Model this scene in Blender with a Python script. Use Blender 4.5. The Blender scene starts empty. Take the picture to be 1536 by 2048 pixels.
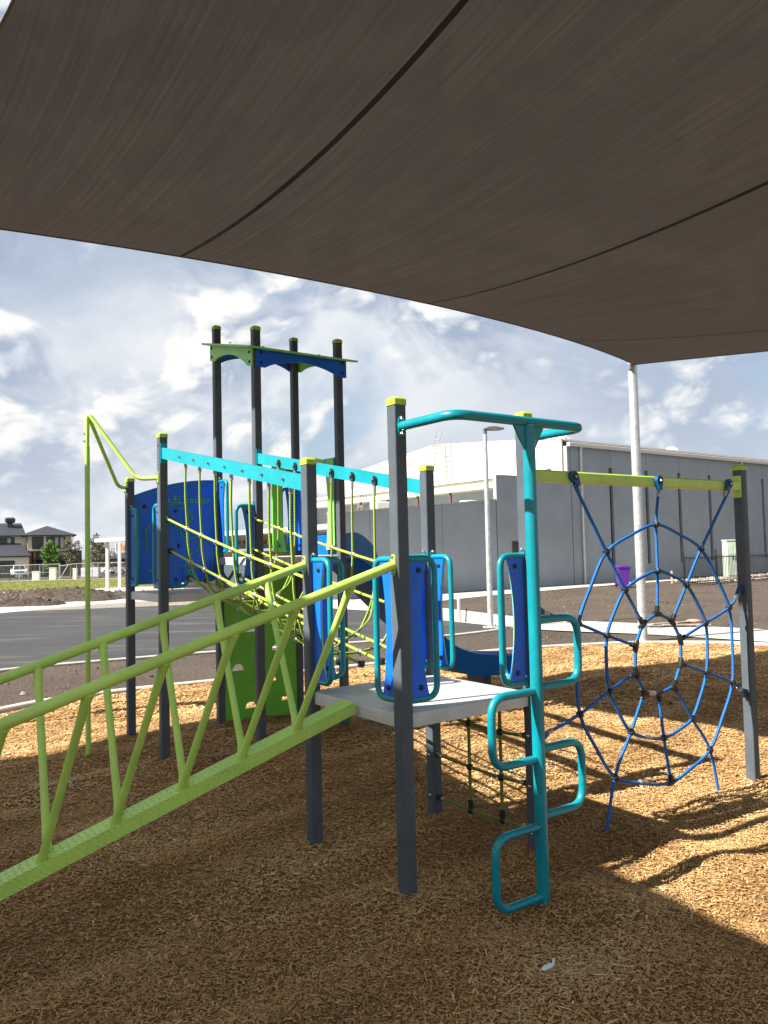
import bpy, math, random
import numpy as np
from mathutils import Vector, Matrix, noise as mnoise
from mathutils.geometry import tessellate_polygon

sc = bpy.context.scene
random.seed(7); RNG = np.random.default_rng(7)
R = math.radians

# ------------------------------------------------------------------ camera
F_PX, PITCH, ROLL, CAM_Z = 1575.95, 0.050722, 0.023014, 1.6
cp, sp = math.cos(PITCH), math.sin(PITCH); cr, sr = math.cos(ROLL), math.sin(ROLL)
fw = Vector((0, cp, sp)); up0 = Vector((0, -sp, cp)); rt0 = Vector((1, 0, 0))
rt = rt0*cr - up0*sr; up = rt0*sr + up0*cr
cam = bpy.data.cameras.new('camera'); cam_o = bpy.data.objects.new('camera', cam)
sc.collection.objects.link(cam_o); sc.camera = cam_o
cam.sensor_fit = 'VERTICAL'; cam.sensor_height = 36.0; cam.lens = F_PX/2048*36.0
cam.clip_start = 0.05; cam.clip_end = 6000
M = Matrix((rt, up, -fw)).transposed().to_4x4(); M.translation = (0, 0, CAM_Z)
cam_o.matrix_world = M

# ------------------------------------------------------------------ world, sun, exposure
SUN_AZ, SUN_EL = R(24.5), R(42.0)          # heading the light travels to, elevation
LIGHT = Vector((math.cos(SUN_AZ)*math.cos(SUN_EL), math.sin(SUN_AZ)*math.cos(SUN_EL), -math.sin(SUN_EL)))
world = bpy.data.worlds.new('World'); sc.world = world; world.use_nodes = True
nt = world.node_tree; nt.nodes.clear()
def N(tree, typ, **kw):
    n = tree.nodes.new(typ)
    for k, v in kw.items():
        if k.startswith('i_'): n.inputs[k[2:].replace('_', ' ')].default_value = v
        else: setattr(n, k, v)
    return n
def ramp(n, stops):
    cr_ = n.color_ramp
    while len(cr_.elements) < len(stops): cr_.elements.new(.5)
    for e, (p, c) in zip(cr_.elements, stops):
        e.position = p; e.color = c if len(c) == 4 else (*c, 1)
    return n
L = nt.links.new
sky = N(nt, 'ShaderNodeTexSky', sky_type='NISHITA', sun_disc=False)
sky.sun_elevation = SUN_EL; sky.sun_rotation = math.atan2(-LIGHT.x, -LIGHT.y)
sky.air_density = 1.0; sky.dust_density = 1.2; sky.ozone_density = 1.5
bg1 = N(nt, 'ShaderNodeBackground'); bg1.inputs['Strength'].default_value = 0.055
L(sky.outputs[0], bg1.inputs[0])
tc = N(nt, 'ShaderNodeTexCoord')
sep = N(nt, 'ShaderNodeSeparateXYZ'); L(tc.outputs['Generated'], sep.inputs[0])
def math_(op, a, b=None, tree=nt, clamp=False):
    n = tree.nodes.new('ShaderNodeMath'); n.operation = op; n.use_clamp = clamp
    for i, v in enumerate((a, b)):
        if v is None: continue
        if isinstance(v, (int, float)): n.inputs[i].default_value = v
        else: tree.links.new(v, n.inputs[i])
    return n.outputs[0]
comb = N(nt, 'ShaderNodeCombineXYZ'); L(sep.outputs[0], comb.inputs[0]); L(sep.outputs[1], comb.inputs[1]); L(math_('MULTIPLY', sep.outputs[2], 1.55), comb.inputs[2])
def vadd(a, b_, op='ADD'):
    n = nt.nodes.new('ShaderNodeVectorMath'); n.operation = op
    for i, v in enumerate((a, b_)):
        if isinstance(v, tuple): n.inputs[i].default_value = v
        else: L(v, n.inputs[i])
    return n.outputs[0]
def cnoise(vec, scale, detail, rough, dist=0.0, out='Fac'):
    n = N(nt, 'ShaderNodeTexNoise'); n.inputs['Scale'].default_value = scale; n.inputs['Detail'].default_value = detail
    n.inputs['Roughness'].default_value = rough; n.inputs['Distortion'].default_value = dist
    L(vec, n.inputs['Vector']); return n.outputs[out]
def sstep(v, lo, hi):
    n = N(nt, 'ShaderNodeMapRange', interpolation_type='SMOOTHSTEP'); n.inputs['From Min'].default_value = lo; n.inputs['From Max'].default_value = hi
    L(v, n.inputs['Value']); return n.outputs['Result']
SKY_OFF = (9.7, 3.3, 5.1)
def cumulus(vec):
    """billowing cloud density: rounded cells broken up by warp and fine noise"""
    w = vadd(vadd(cnoise(vec, 3.0, 3, .55, out='Color'), (.5, .5, .5), 'SUBTRACT'), (.34, .34, .34), 'MULTIPLY')
    p = vadd(vec, w)
    vo = N(nt, 'ShaderNodeTexVoronoi', feature='F1'); vo.inputs['Scale'].default_value = 5.0; vo.inputs['Detail'].default_value = 3.0
    vo.inputs['Roughness'].default_value = .52; vo.inputs['Lacunarity'].default_value = 2.3
    L(p, vo.inputs['Vector'])
    low = cnoise(vec, 1.9, 2, .5); fine = cnoise(p, 13.0, 5, .66)
    return math_('ADD', math_('ADD', math_('MULTIPLY', low, 1.35), math_('MULTIPLY', vo.outputs['Distance'], -.62)), math_('MULTIPLY', fine, .36))
base_v = vadd(comb.outputs[0], SKY_OFF)
d0 = cumulus(base_v); d1 = cumulus(vadd(base_v, (-LIGHT.x*.035, -LIGHT.y*.035, -LIGHT.z*.055)))
cmask = sstep(d0, -.02, .40)
lit = math_('ADD', math_('MULTIPLY', math_('SUBTRACT', d0, d1), 2.6), math_('ADD', math_('MULTIPLY', sstep(d0, .06, .62), .42), .22))
ccol = ramp(N(nt, 'ShaderNodeValToRGB'), [(0.14, (0.38, 0.46, 0.60)), (0.42, (0.60, 0.66, 0.75)), (0.68, (0.84, 0.86, 0.88)), (0.92, (1.02, 1.0, 0.96))])
L(lit, ccol.inputs[0])
# a veil of grey-blue stratus behind the heaped clouds, with gaps of clear sky
veil_n = cnoise(vadd(comb.outputs[0], (8.1, 2.2, 3.3)), 1.5, 6, .55, .3)
vcol = ramp(N(nt, 'ShaderNodeValToRGB'), [(0.33, (0.33, 0.42, 0.58)), (0.48, (0.50, 0.58, 0.70)), (0.60, (0.82, 0.85, 0.89))])
L(veil_n, vcol.inputs[0])
gap = cnoise(vadd(comb.outputs[0], (2.6, 7.4, 1.2)), 2.1, 5, .55, .2)
vmask = sstep(gap, .24, .42)
cmix = N(nt, 'ShaderNodeMix', data_type='RGBA'); L(cmask, cmix.inputs[0]); L(vcol.outputs[0], cmix.inputs[6]); L(ccol.outputs[0], cmix.inputs[7])
cover = math_('MAXIMUM', cmask, vmask)
bg2 = N(nt, 'ShaderNodeBackground'); bg2.inputs['Strength'].default_value = 0.40
# pale haze towards the horizon, all the way round
hz = N(nt, 'ShaderNodeMapRange', interpolation_type='SMOOTHSTEP'); hz.inputs['From Min'].default_value = 0.0; hz.inputs['From Max'].default_value = 0.30
hz.inputs['To Min'].default_value = .45; hz.inputs['To Max'].default_value = 0.0; L(sep.outputs[2], hz.inputs['Value'])
hmix = N(nt, 'ShaderNodeMix', data_type='RGBA'); L(hz.outputs['Result'], hmix.inputs[0]); L(cmix.outputs[2], hmix.inputs[6]); hmix.inputs[7].default_value = (.74, .78, .84, 1)
L(hmix.outputs[2], bg2.inputs[0])
mix = N(nt, 'ShaderNodeMixShader'); L(cover, mix.inputs[0]); L(bg1.outputs[0], mix.inputs[1]); L(bg2.outputs[0], mix.inputs[2])
world.cycles.sampling_method = 'MANUAL'; world.cycles.sample_map_resolution = 256
wo = N(nt, 'ShaderNodeOutputWorld'); L(mix.outputs[0], wo.inputs[0])

sun = bpy.data.lights.new('sun', 'SUN'); sun.energy = 5.0; sun.angle = R(0.53); sun.color = (1.0, 0.93, 0.82)
sun_o = bpy.data.objects.new('sun', sun); sc.collection.objects.link(sun_o)
sun_o.rotation_euler = LIGHT.to_track_quat('-Z', 'Y').to_euler(); sun_o.location = (-20, -10, 25)

sc.view_settings.view_transform = 'Standard'; sc.view_settings.look = 'None'
sc.view_settings.exposure = 1.4; sc.view_settings.gamma = 1.0; sc.view_settings.use_curve_mapping = False
sc.render.engine = 'CYCLES'

# ------------------------------------------------------------------ materials
MATS = {}
def pm(name, col, rough=0.5, metal=0.0, var=0.12, vscale=6.0, bump=0.0, bscale=60.0, spec=0.5, dirt=0.0, coat=0.0):
    if name in MATS: return MATS[name]
    m = bpy.data.materials.new(name); m.use_nodes = True; t = m.node_tree; b = t.nodes['Principled BSDF']
    co = N(t, 'ShaderNodeTexCoord'); geo = N(t, 'ShaderNodeNewGeometry')
    n1 = N(t, 'ShaderNodeTexNoise'); n1.inputs['Scale'].default_value = vscale; n1.inputs['Detail'].default_value = 6; n1.inputs['Roughness'].default_value = .6
    t.links.new(geo.outputs['Position'], n1.inputs['Vector'])
    mx = N(t, 'ShaderNodeMix', data_type='RGBA', blend_type='MIX')
    lo = [max(0, c*(1-var)) for c in col]; hi = [min(1, c*(1+var)) for c in col]
    mx.inputs[6].default_value = (*lo, 1); mx.inputs[7].default_value = (*hi, 1)
    rp = ramp(N(t, 'ShaderNodeValToRGB'), [(0.3, (0, 0, 0)), (0.7, (1, 1, 1))])
    t.links.new(n1.outputs[0], rp.inputs[0]); t.links.new(rp.outputs[0], mx.inputs[0])
    out = mx.outputs[2]
    if dirt > 0:
        n3 = N(t, 'ShaderNodeTexNoise'); n3.inputs['Scale'].default_value = vscale*4; n3.inputs['Detail'].default_value = 8; n3.inputs['Roughness'].default_value = .7
        t.links.new(geo.outputs['Position'], n3.inputs['Vector'])
        r3 = ramp(N(t, 'ShaderNodeValToRGB'), [(0.52, (0, 0, 0)), (0.75, (dirt, dirt, dirt))]); t.links.new(n3.outputs[0], r3.inputs[0])
        m3 = N(t, 'ShaderNodeMix', data_type='RGBA'); t.links.new(r3.outputs[0], m3.inputs[0]); t.links.new(out, m3.inputs[6])
        m3.inputs[7].default_value = (0.30, 0.24, 0.17, 1); out = m3.outputs[2]
    t.links.new(out, b.inputs['Base Color'])
    rr = math_('ADD', math_('MULTIPLY', n1.outputs[0], 0.18, t), rough-0.09, t); t.links.new(rr, b.inputs['Roughness'])
    b.inputs['Metallic'].default_value = metal; b.inputs['Specular IOR Level'].default_value = spec
    if coat: b.inputs['Coat Weight'].default_value = coat; b.inputs['Coat Roughness'].default_value = .25
    if bump > 0:
        n2 = N(t, 'ShaderNodeTexNoise'); n2.inputs['Scale'].default_value = bscale; n2.inputs['Detail'].default_value = 5
        t.links.new(geo.outputs['Position'], n2.inputs['Vector'])
        bp = N(t, 'ShaderNodeBump'); bp.inputs['Strength'].default_value = bump; bp.inputs['Distance'].default_value = .01
        t.links.new(n2.outputs[0], bp.inputs['Height']); t.links.new(bp.outputs[0], b.inputs['Normal'])
    MATS[name] = m; return m
LIME = pm('lime_paint', (0.45, 0.70, 0.135), 0.38, dirt=.10, bump=.05, bscale=220)
TEAL = pm('teal_paint', (0.0, 0.225, 0.285), 0.32, dirt=.06, bump=.04, bscale=220)
TEALB = pm('teal_beam_paint', (0.0, 0.27, 0.33), 0.40, dirt=.06)
POST = pm('charcoal_powder_coat', (0.078, 0.097, 0.118), 0.45, dirt=.06, bump=.06, bscale=300, spec=.22)
CAP = pm('lime_plastic', (0.40, 0.56, 0.05), 0.45)
BLUEP = pm('blue_polyethylene', (0.0, 0.125, 0.72), 0.42, bump=.08, bscale=160, dirt=.05)
GREENP = pm('green_polyethylene', (0.15, 0.54, 0.03), 0.42, bump=.08, bscale=160, dirt=.05)
MINTP = pm('bright_green_polyethylene', (0.26, 0.62, 0.14), 0.42, bump=.08, bscale=160, dirt=.04)
KHAKI = pm('khaki_rail', (0.16, 0.15, 0.06), 0.5)
DECK = pm('pale_deck', (0.52, 0.52, 0.51), 0.45, dirt=.22, bump=.15, bscale=120)
STEEL = pm('stainless_steel', (0.62, 0.62, 0.60), 0.28, metal=1.0)
ALU = pm('aluminium_clamp', (0.40, 0.40, 0.38), 0.38, metal=.7)
BLACKP = pm('black_plastic', (0.012, 0.012, 0.014), 0.45)
SLIDE = pm('blue_slide_plastic', (0.0, 0.14, 0.52), 0.28, var=.06, dirt=.04, coat=.3)
SLIDEM = pm('blue_slide_matt', (0.0, 0.10, 0.36), 0.62, spec=.2)
SLIDEU = pm('slide_underside', (0.03, 0.05, 0.075), 0.6)
GALV = pm('galvanised_steel', (0.55, 0.58, 0.60), 0.42, metal=.55, var=.2, vscale=14, dirt=.1)
REDP = pm('red_plastic', (0.45, 0.02, 0.02), 0.4)
WHITE = pm('white_paint', (0.62, 0.62, 0.60), 0.5, var=.05, dirt=.08)
CREAM = pm('cream_render', (0.62, 0.58, 0.47), 0.8, var=.06)
CONC_WALL = pm('precast_concrete', (0.28, 0.315, 0.35), 0.85, var=.10, vscale=.7, bump=.10, bscale=14, dirt=.05)
GABLE = pm('white_insulated_panel', (0.58, 0.575, 0.52), 0.55, var=.04, vscale=1.5, dirt=.05)
ROOFD = pm('dark_roof_tile', (0.022, 0.027, 0.038), 0.7, var=.15, vscale=3, bump=.3, bscale=9)
BRICKD = pm('dark_brick', (0.07, 0.055, 0.05), 0.85, var=.25, vscale=5)
BRICKR = pm('brown_brick', (0.26, 0.13, 0.08), 0.85, var=.25, vscale=5)
GLASS = pm('dark_window_glass', (0.02, 0.028, 0.035), 0.08, var=.1)
CURTAIN = pm('pale_curtain', (0.45, 0.45, 0.44), 0.9)
GARAGE = pm('charcoal_garage_door', (0.045, 0.05, 0.06), 0.6)
TIMBER = pm('orange_timber', (0.50, 0.20, 0.05), 0.65, var=.2, vscale=4)
RUST = pm('red_oxide_steel', (0.13, 0.05, 0.04), 0.6)
PURPLE = pm('purple_bin_plastic', (0.10, 0.025, 0.28), 0.45)
FENCEB = pm('black_fence_paint', (0.015, 0.016, 0.018), 0.45)
CABG = pm('pale_green_cabinet', (0.42, 0.52, 0.43), 0.55)
CARW = pm('white_car_paint', (0.80, 0.81, 0.82), 0.25, var=.03, coat=.5)
RUBBER = pm('black_rubber', (0.012, 0.012, 0.012), 0.7)
BARK = pm('bark', (0.16, 0.12, 0.09), 0.9, var=.3, vscale=8, bump=.4, bscale=20)
CONC = pm('pale_concrete', (0.44, 0.41, 0.36), 0.85, var=.12, vscale=2.2, bump=.15, bscale=50, dirt=.18)
KERB = pm('kerb_concrete', (0.42, 0.395, 0.355), 0.85, var=.14, vscale=5, bump=.2, bscale=60, dirt=.22)
LAMPH = pm('lamp_housing', (0.10, 0.10, 0.105), 0.45)
LENS = pm('lamp_lens', (0.55, 0.56, 0.56), 0.2)
PAPER = pm('pale_blue_litter', (0.55, 0.66, 0.68), 0.7)
BLACKM = pm('dark_interior', (0.015, 0.015, 0.016), 0.8)

def rope_mat(name, c1, c2, scale):
    m = bpy.data.materials.new(name); m.use_nodes = True; t = m.node_tree; b = t.nodes['Principled BSDF']
    uv = N(t, 'ShaderNodeUVMap')
    sx = N(t, 'ShaderNodeSeparateXYZ'); t.links.new(uv.outputs[0], sx.inputs[0])
    ph = math_('ADD', math_('MULTIPLY', sx.outputs[1], scale, t), math_('MULTIPLY', sx.outputs[0], 12.566, t), t)
    ph2 = math_('SUBTRACT', math_('MULTIPLY', sx.outputs[1], scale, t), math_('MULTIPLY', sx.outputs[0], 12.566, t), t)
    w = math_('MULTIPLY', math_('SINE', ph, None, t), math_('SINE', ph2, None, t), t)
    rp = ramp(N(t, 'ShaderNodeValToRGB'), [(0.35, c2), (0.60, c1)])
    t.links.new(math_('ADD', math_('MULTIPLY', w, .5, t), .5, t), rp.inputs[0]); t.links.new(rp.outputs[0], b.inputs['Base Color'])
    bp = N(t, 'ShaderNodeBump'); bp.inputs['Strength'].default_value = .7; bp.inputs['Distance'].default_value = .003
    t.links.new(w, bp.inputs['Height']); t.links.new(bp.outputs[0], b.inputs['Normal'])
    b.inputs['Roughness'].default_value = .6
    return m
ROPE_G = rope_mat('lime_rope', (0.34, 0.50, 0.05), (0.12, 0.22, 0.02), 260)
ROPE_GL = rope_mat('lime_sleeved_rope', (0.40, 0.53, 0.06), (0.33, 0.45, 0.05), 260)
ROPE_GD = rope_mat('olive_rope', (0.20, 0.28, 0.03), (0.08, 0.12, 0.012), 260)
ROPE_B = rope_mat('blue_rope', (0.0, 0.16, 0.52), (0.0, 0.07, 0.30), 240)

# ------------------------------------------------------------------ mesh helpers
COL = sc.collection
class MB:
    def __init__(s): s.v = []; s.f = []; s.uv = {}
    def add(s, vs, fs):
        k = len(s.v); s.v += [tuple(map(float, p)) for p in vs]; s.f += [tuple(i+k for i in f) for f in fs]; return s
    def box(s, c, d, rot=None):
        c = Vector(c); hx, hy, hz = d[0]/2, d[1]/2, d[2]/2
        vs = [Vector((sx*hx, sy*hy, sz*hz)) for sz in (-1, 1) for sy in (-1, 1) for sx in (-1, 1)]
        if rot is not None: vs = [rot @ p for p in vs]
        return s.add([c+p for p in vs], [(0, 2, 3, 1), (4, 5, 7, 6), (0, 1, 5, 4), (2, 6, 7, 3), (0, 4, 6, 2), (1, 3, 7, 5)])
    def bbox(s, c, d, r=.006, rot=None):
        """box with chamfered vertical and horizontal edges"""
        c = Vector(c); hx, hy, hz = d[0]/2, d[1]/2, d[2]/2; r = min(r, hx*.9, hy*.9, hz*.9)
        vs = []
        for z, ins in ((-hz, r), (-hz+r, 0), (hz-r, 0), (hz, r)):
            a, b = hx-ins, hy-ins; q = r if not ins else r*.6
            vs += [Vector(p) for p in ((-a+q, -b, z), (a-q, -b, z), (a, -b+q, z), (a, b-q, z), (a-q, b, z), (-a+q, b, z), (-a, b-q, z), (-a, -b+q, z))]
        if rot is not None: vs = [rot @ p for p in vs]
        fs = [tuple(range(7, -1, -1)), tuple(range(24, 32))]
        for l in range(3):
            for i in range(8): j = (i+1) % 8; fs.append((l*8+i, l*8+j, l*8+8+j, l*8+8+i))
        return s.add([c+p for p in vs], fs)
    def tube(s, path, r, n=10, closed=False, caps=True):
        P = [Vector(p) for p in path]; m = len(P); k0 = len(s.v)
        T = []
        for i in range(m):
            a = P[(i-1) % m] if (closed or i > 0) else P[i]; b = P[(i+1) % m] if (closed or i < m-1) else P[i]
            t = (b-a); T.append(t.normalized() if t.length > 1e-9 else Vector((0, 0, 1)))
        u = T[0].orthogonal().normalized(); dist = 0
        for i in range(m):
            if i: dist += (P[i]-P[i-1]).length
            u = (u - T[i]*u.dot(T[i])).normalized(); w = T[i].cross(u)
            rr = r[i] if isinstance(r, (list, tuple)) else r
            for j in range(n):
                a = 2*math.pi*j/n; s.uv[len(s.v)] = (j/n, dist)
                s.v.append(tuple(P[i] + u*(math.cos(a)*rr) + w*(math.sin(a)*rr)))
        segs = m if closed else m-1
        for i in range(segs):
            i2 = (i+1) % m
            for j in range(n):
                j2 = (j+1) % n
                s.f.append((k0+i*n+j, k0+i*n+j2, k0+i2*n+j2, k0+i2*n+j))
        if caps and not closed:
            s.f.append(tuple(k0+j for j in range(n-1, -1, -1))); s.f.append(tuple(k0+(m-1)*n+j for j in range(n)))
        return s
    def cyl(s, a, b, r, n=12): return s.tube([a, b], r, n)
    def lathe(s, prof, c=(0, 0, 0), n=16):
        k0 = len(s.v); c = Vector(c)
        for (r, z) in prof:
            for j in range(n): a = 2*math.pi*j/n; s.v.append(tuple(c+Vector((r*math.cos(a), r*math.sin(a), z))))
        for i in range(len(prof)-1):
            for j in range(n): j2 = (j+1) % n; s.f.append((k0+i*n+j, k0+i*n+j2, k0+(i+1)*n+j2, k0+(i+1)*n+j))
        s.f.append(tuple(k0+j for j in range(n-1, -1, -1))); s.f.append(tuple(k0+(len(prof)-1)*n+j for j in range(n)))
        return s
    def ball(s, c, r, n=8, sq=(1, 1, 1)):
        prof = [(max(.0005, r*math.sin(math.pi*i/n)), -r*math.cos(math.pi*i/n)) for i in range(n+1)]
        k = len(s.v); s.lathe(prof, (0, 0, 0), n+2)
        for i in range(k, len(s.v)):
            p = s.v[i]; s.v[i] = (c[0]+p[0]*sq[0], c[1]+p[1]*sq[1], c[2]+p[2]*sq[2])
        return s
    def prism(s, loops, O, U, V, th):
        """2D outline (first loop) with holes, in plane O+U*x+V*y, thickness th centred"""
        O, U, V = Vector(O), Vector(U), Vector(V); Nn = U.cross(V).normalized()*(th/2)
        if isinstance(loops[0][0], (int, float)): loops = [loops]
        flat = [p for l in loops for p in l]; n = len(flat); k0 = len(s.v)
        for sg in (1, -1):
            for p in flat: s.v.append(tuple(O+U*p[0]+V*p[1]+Nn*sg))
        if len(loops) == 1:
            s.f.append(tuple(k0+i for i in range(n))); s.f.append(tuple(k0+n+i for i in range(n-1, -1, -1)))
        else:
            tris = tessellate_polygon([[Vector((p[0], p[1], 0)) for p in l] for l in loops])
            for t in tris:
                a, b, c = (flat[i] for i in t)
                if (b[0]-a[0])*(c[1]-a[1])-(b[1]-a[1])*(c[0]-a[0]) < 0: t = (t[0], t[2], t[1])
                s.f.append(tuple(k0+i for i in t)); s.f.append(tuple(k0+n+i for i in reversed(t)))
        q = 0
        for l in loops:
            m = len(l)
            for i in range(m): j = (i+1) % m; s.f.append((k0+q+i, k0+n+q+i, k0+n+q+j, k0+q+j))
            q += m
        return s
    def mesh(s, name, mat, origin=(0, 0, 0), smooth=30):
        me = bpy.data.meshes.new(name); o = origin
        me.from_pydata([(p[0]-o[0], p[1]-o[1], p[2]-o[2]) for p in s.v], [], s.f)
        if s.uv:
            ul = me.uv_layers.new(name='UVMap')
            idx = np.empty(len(me.loops), np.int32); me.loops.foreach_get('vertex_index', idx)
            tab = np.zeros((len(s.v), 2), np.float32)
            for k, w in s.uv.items(): tab[k] = w
            uvv = tab[idx]
            # close the seam of tubes
            st = np.empty(len(me.polygons), np.int32); me.polygons.foreach_get('loop_start', st)
            tot = np.empty(len(me.polygons), np.int32); me.polygons.foreach_get('loop_total', tot)
            for a, b in zip(st, tot):
                if b == 4:
                    seg = uvv[a:a+4, 0]
                    if seg.max()-seg.min() > .6: uvv[a:a+4, 0] = np.where(seg < .5, seg+1, seg)
            ul.data.foreach_set('uv', uvv.ravel())
        me.materials.append(mat); me.validate()
        if smooth:
            me.polygons.foreach_set('use_smooth', [True]*len(me.polygons)); me.set_sharp_from_angle(angle=R(smooth))
        me.update(); return me
def tag(o, label=None, cat=None, group=None, kind=None):
    for k, v in (('label', label), ('category', cat), ('group', group), ('kind', kind)):
        if v: o[k] = v
    return o
def obj(name, me, parent=None, loc=(0, 0, 0), rot=None):
    o = bpy.data.objects.new(name, me); COL.objects.link(o)
    if parent is not None: o.parent = parent
    o.location = loc
    if rot is not None: o.rotation_euler = rot
    return o
class Thing:
    """an Empty at the thing's base; parts are given in the frame's own coordinates (x, y, z of that frame)"""
    def __init__(s, name, label, cat, base=(0, 0, 0), frame=None, group=None):
        s.base = Vector(base); fr = frame or Matrix.Identity(4); s.fr = fr
        s.e = bpy.data.objects.new(name, None); COL.objects.link(s.e); s.e.empty_display_size = .2
        s.e.matrix_world = fr @ Matrix.Translation(s.base)
        tag(s.e, label, cat, group)
    def part(s, name, mb, mat, smooth=30, parent=None, label=None, kind=None):
        o = obj(name, mb.mesh(name, mat, s.base, smooth), parent if parent is not None else s.e)
        if label: o['label'] = label
        if kind: o['kind'] = kind
        return o
    def inst(s, name, me, loc, rot=None, parent=None):
        return obj(name, me, parent if parent is not None else s.e, Vector(loc)-s.base, rot)
def single(name, mb, mat, label, cat, base=(0, 0, 0), frame=None, group=None, smooth=30):
    me = mb.mesh(name, mat, base, smooth); o = obj(name, me)
    o.matrix_world = (frame or Matrix.Identity(4)) @ Matrix.Translation(Vector(base))
    return tag(o, label, cat, group)
def fillet(pts, r, n=6):
    P = [Vector(p) for p in pts]; out = [P[0]]
    for i in range(1, len(P)-1):
        a, b, c = P[i-1], P[i], P[i+1]; d1 = (a-b); d2 = (c-b)
        k = min(r, d1.length*.49, d2.length*.49); p1 = b+d1.normalized()*k; p2 = b+d2.normalized()*k
        for j in range(n+1):
            t = j/n; out.append(p1*(1-t)**2 + b*2*t*(1-t) + p2*t*t)
    out.append(P[-1]); return out
def catmull(pts, n=8, closed=False):
    P = [Vector(p) for p in pts]; m = len(P); out = []
    for i in range(m if closed else m-1):
        p0 = P[(i-1) % m] if closed or i > 0 else P[i]; p1 = P[i]; p2 = P[(i+1) % m]
        p3 = P[(i+2) % m] if closed or i < m-2 else P[(i+1) % m]
        for j in range(n):
            t = j/n
            out.append(.5*((2*p1)+(p2-p0)*t+(2*p0-5*p1+4*p2-p3)*t*t+(3*p1-p0-3*p2+p3)*t**3))
    if not closed: out.append(P[-1])
    return out

# ------------------------------------------------------------------ terrain
def zt(x, y): return -0.0102*min(max(0.0, -.6*x+.8*y-24), 88.0)
def ztn(x, y): return -0.0102*np.clip(-.6*x+.8*y-24, 0, 88.0)
def bedz(x, y):
    """gentle heaps and hollows of the loose wood chips"""
    return (0.014*np.sin(1.9*x+0.6*y+.4)+0.012*np.sin(-1.1*x+2.3*y+1.9)+0.010*np.sin(4.1*x-2.2*y)+0.008*np.sin(2.7*x+5.3*y+2.)
            + 0.010*np.sin(8.3*x+3.1*y+1.)+0.009*np.sin(-5.7*x+8.9*y+.3)+.006*np.sin(13.*x-11.*y))*0.8 + 0.012
_c, _s = math.cos(0.615575), math.sin(0.615575)
POST_XY = [(0.0691+a*_c-b*_s, 3.7177+a*_s+b*_c) for a, b in ((0, 0), (.844, 0), (0, .844), (.844, .844), (0, 3.2), (.844, 3.2), (0, 4.05), (.844, 4.05), (1.69, 3.2), (1.69, 4.05), (2.915, 0), (.455, -.415), (-.476, 3.63))]
HOLLOWS = [(.62, 3.35, .30, .035), (-.15, 3.0, .45, .022), (1.15, 4.05, .35, .028), (-2.5, 6.1, .3, .03), (1.9, 9.6, .45, .04), (2.0, 4.6, .4, .022), (-.9, 3.4, .5, .018)]
_bz0 = bedz
def bedz(x, y):
    z = _bz0(x, y)
    for px_, py_ in POST_XY: z = z+.020*np.exp(-((x-px_)**2+(y-py_)**2)/.022)
    for hx, hy, hr, hd in HOLLOWS:
        q_ = ((x-hx)**2+(y-hy)**2)/hr**2; z = z-hd*np.exp(-q_)+hd*.5*np.exp(-(np.sqrt(q_)-1.5)**2*4)
    return z
BED = [(-4.11, 8.42), (-3.67, 9.04), (-3.18, 9.45), (-2.18, 10.03), (-0.52, 11.01), (1.78, 12.42), (3.46, 12.92), (4.3, 12.97), (5.2, 12.79), (5.93, 12.38),
       (7.4, 10.8), (8.4, 8.0), (8.6, 4.0), (7.6, -1.0), (4.0, -4.5), (-1.0, -5.2), (-5.0, -3.0), (-6.0, 1.5), (-5.4, 5.6)]
BEDC = [(p.x, p.y) for p in catmull([(x, y, 0) for x, y in BED], 8, True)]
def inside(px, py, poly):
    res = np.zeros(px.shape, bool); n = len(poly)
    for i in range(n):
        x1, y1 = poly[i]; x2, y2 = poly[(i+1) % n]
        c = ((y1 > py) != (y2 > py))
        xi = (x2-x1)*(py-y1)/((y2-y1) if abs(y2-y1) > 1e-12 else 1e-12)+x1
        res ^= c & (px < xi)
    return res
def attr_mat(name, stops, rough=.8, bump=0, bscale=100, spec=.25):
    """colour from a per-face random value 'tint' on real pieces"""
    m = bpy.data.materials.new(name); m.use_nodes = True; t = m.node_tree; b = t.nodes['Principled BSDF']
    a = N(t, 'ShaderNodeAttribute', attribute_name='tint')
    rp = ramp(N(t, 'ShaderNodeValToRGB'), stops); t.links.new(a.outputs['Fac'], rp.inputs[0]); t.links.new(rp.outputs[0], b.inputs['Base Color'])
    b.inputs['Roughness'].default_value = rough; b.inputs['Specular IOR Level'].default_value = spec
    return m
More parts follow.
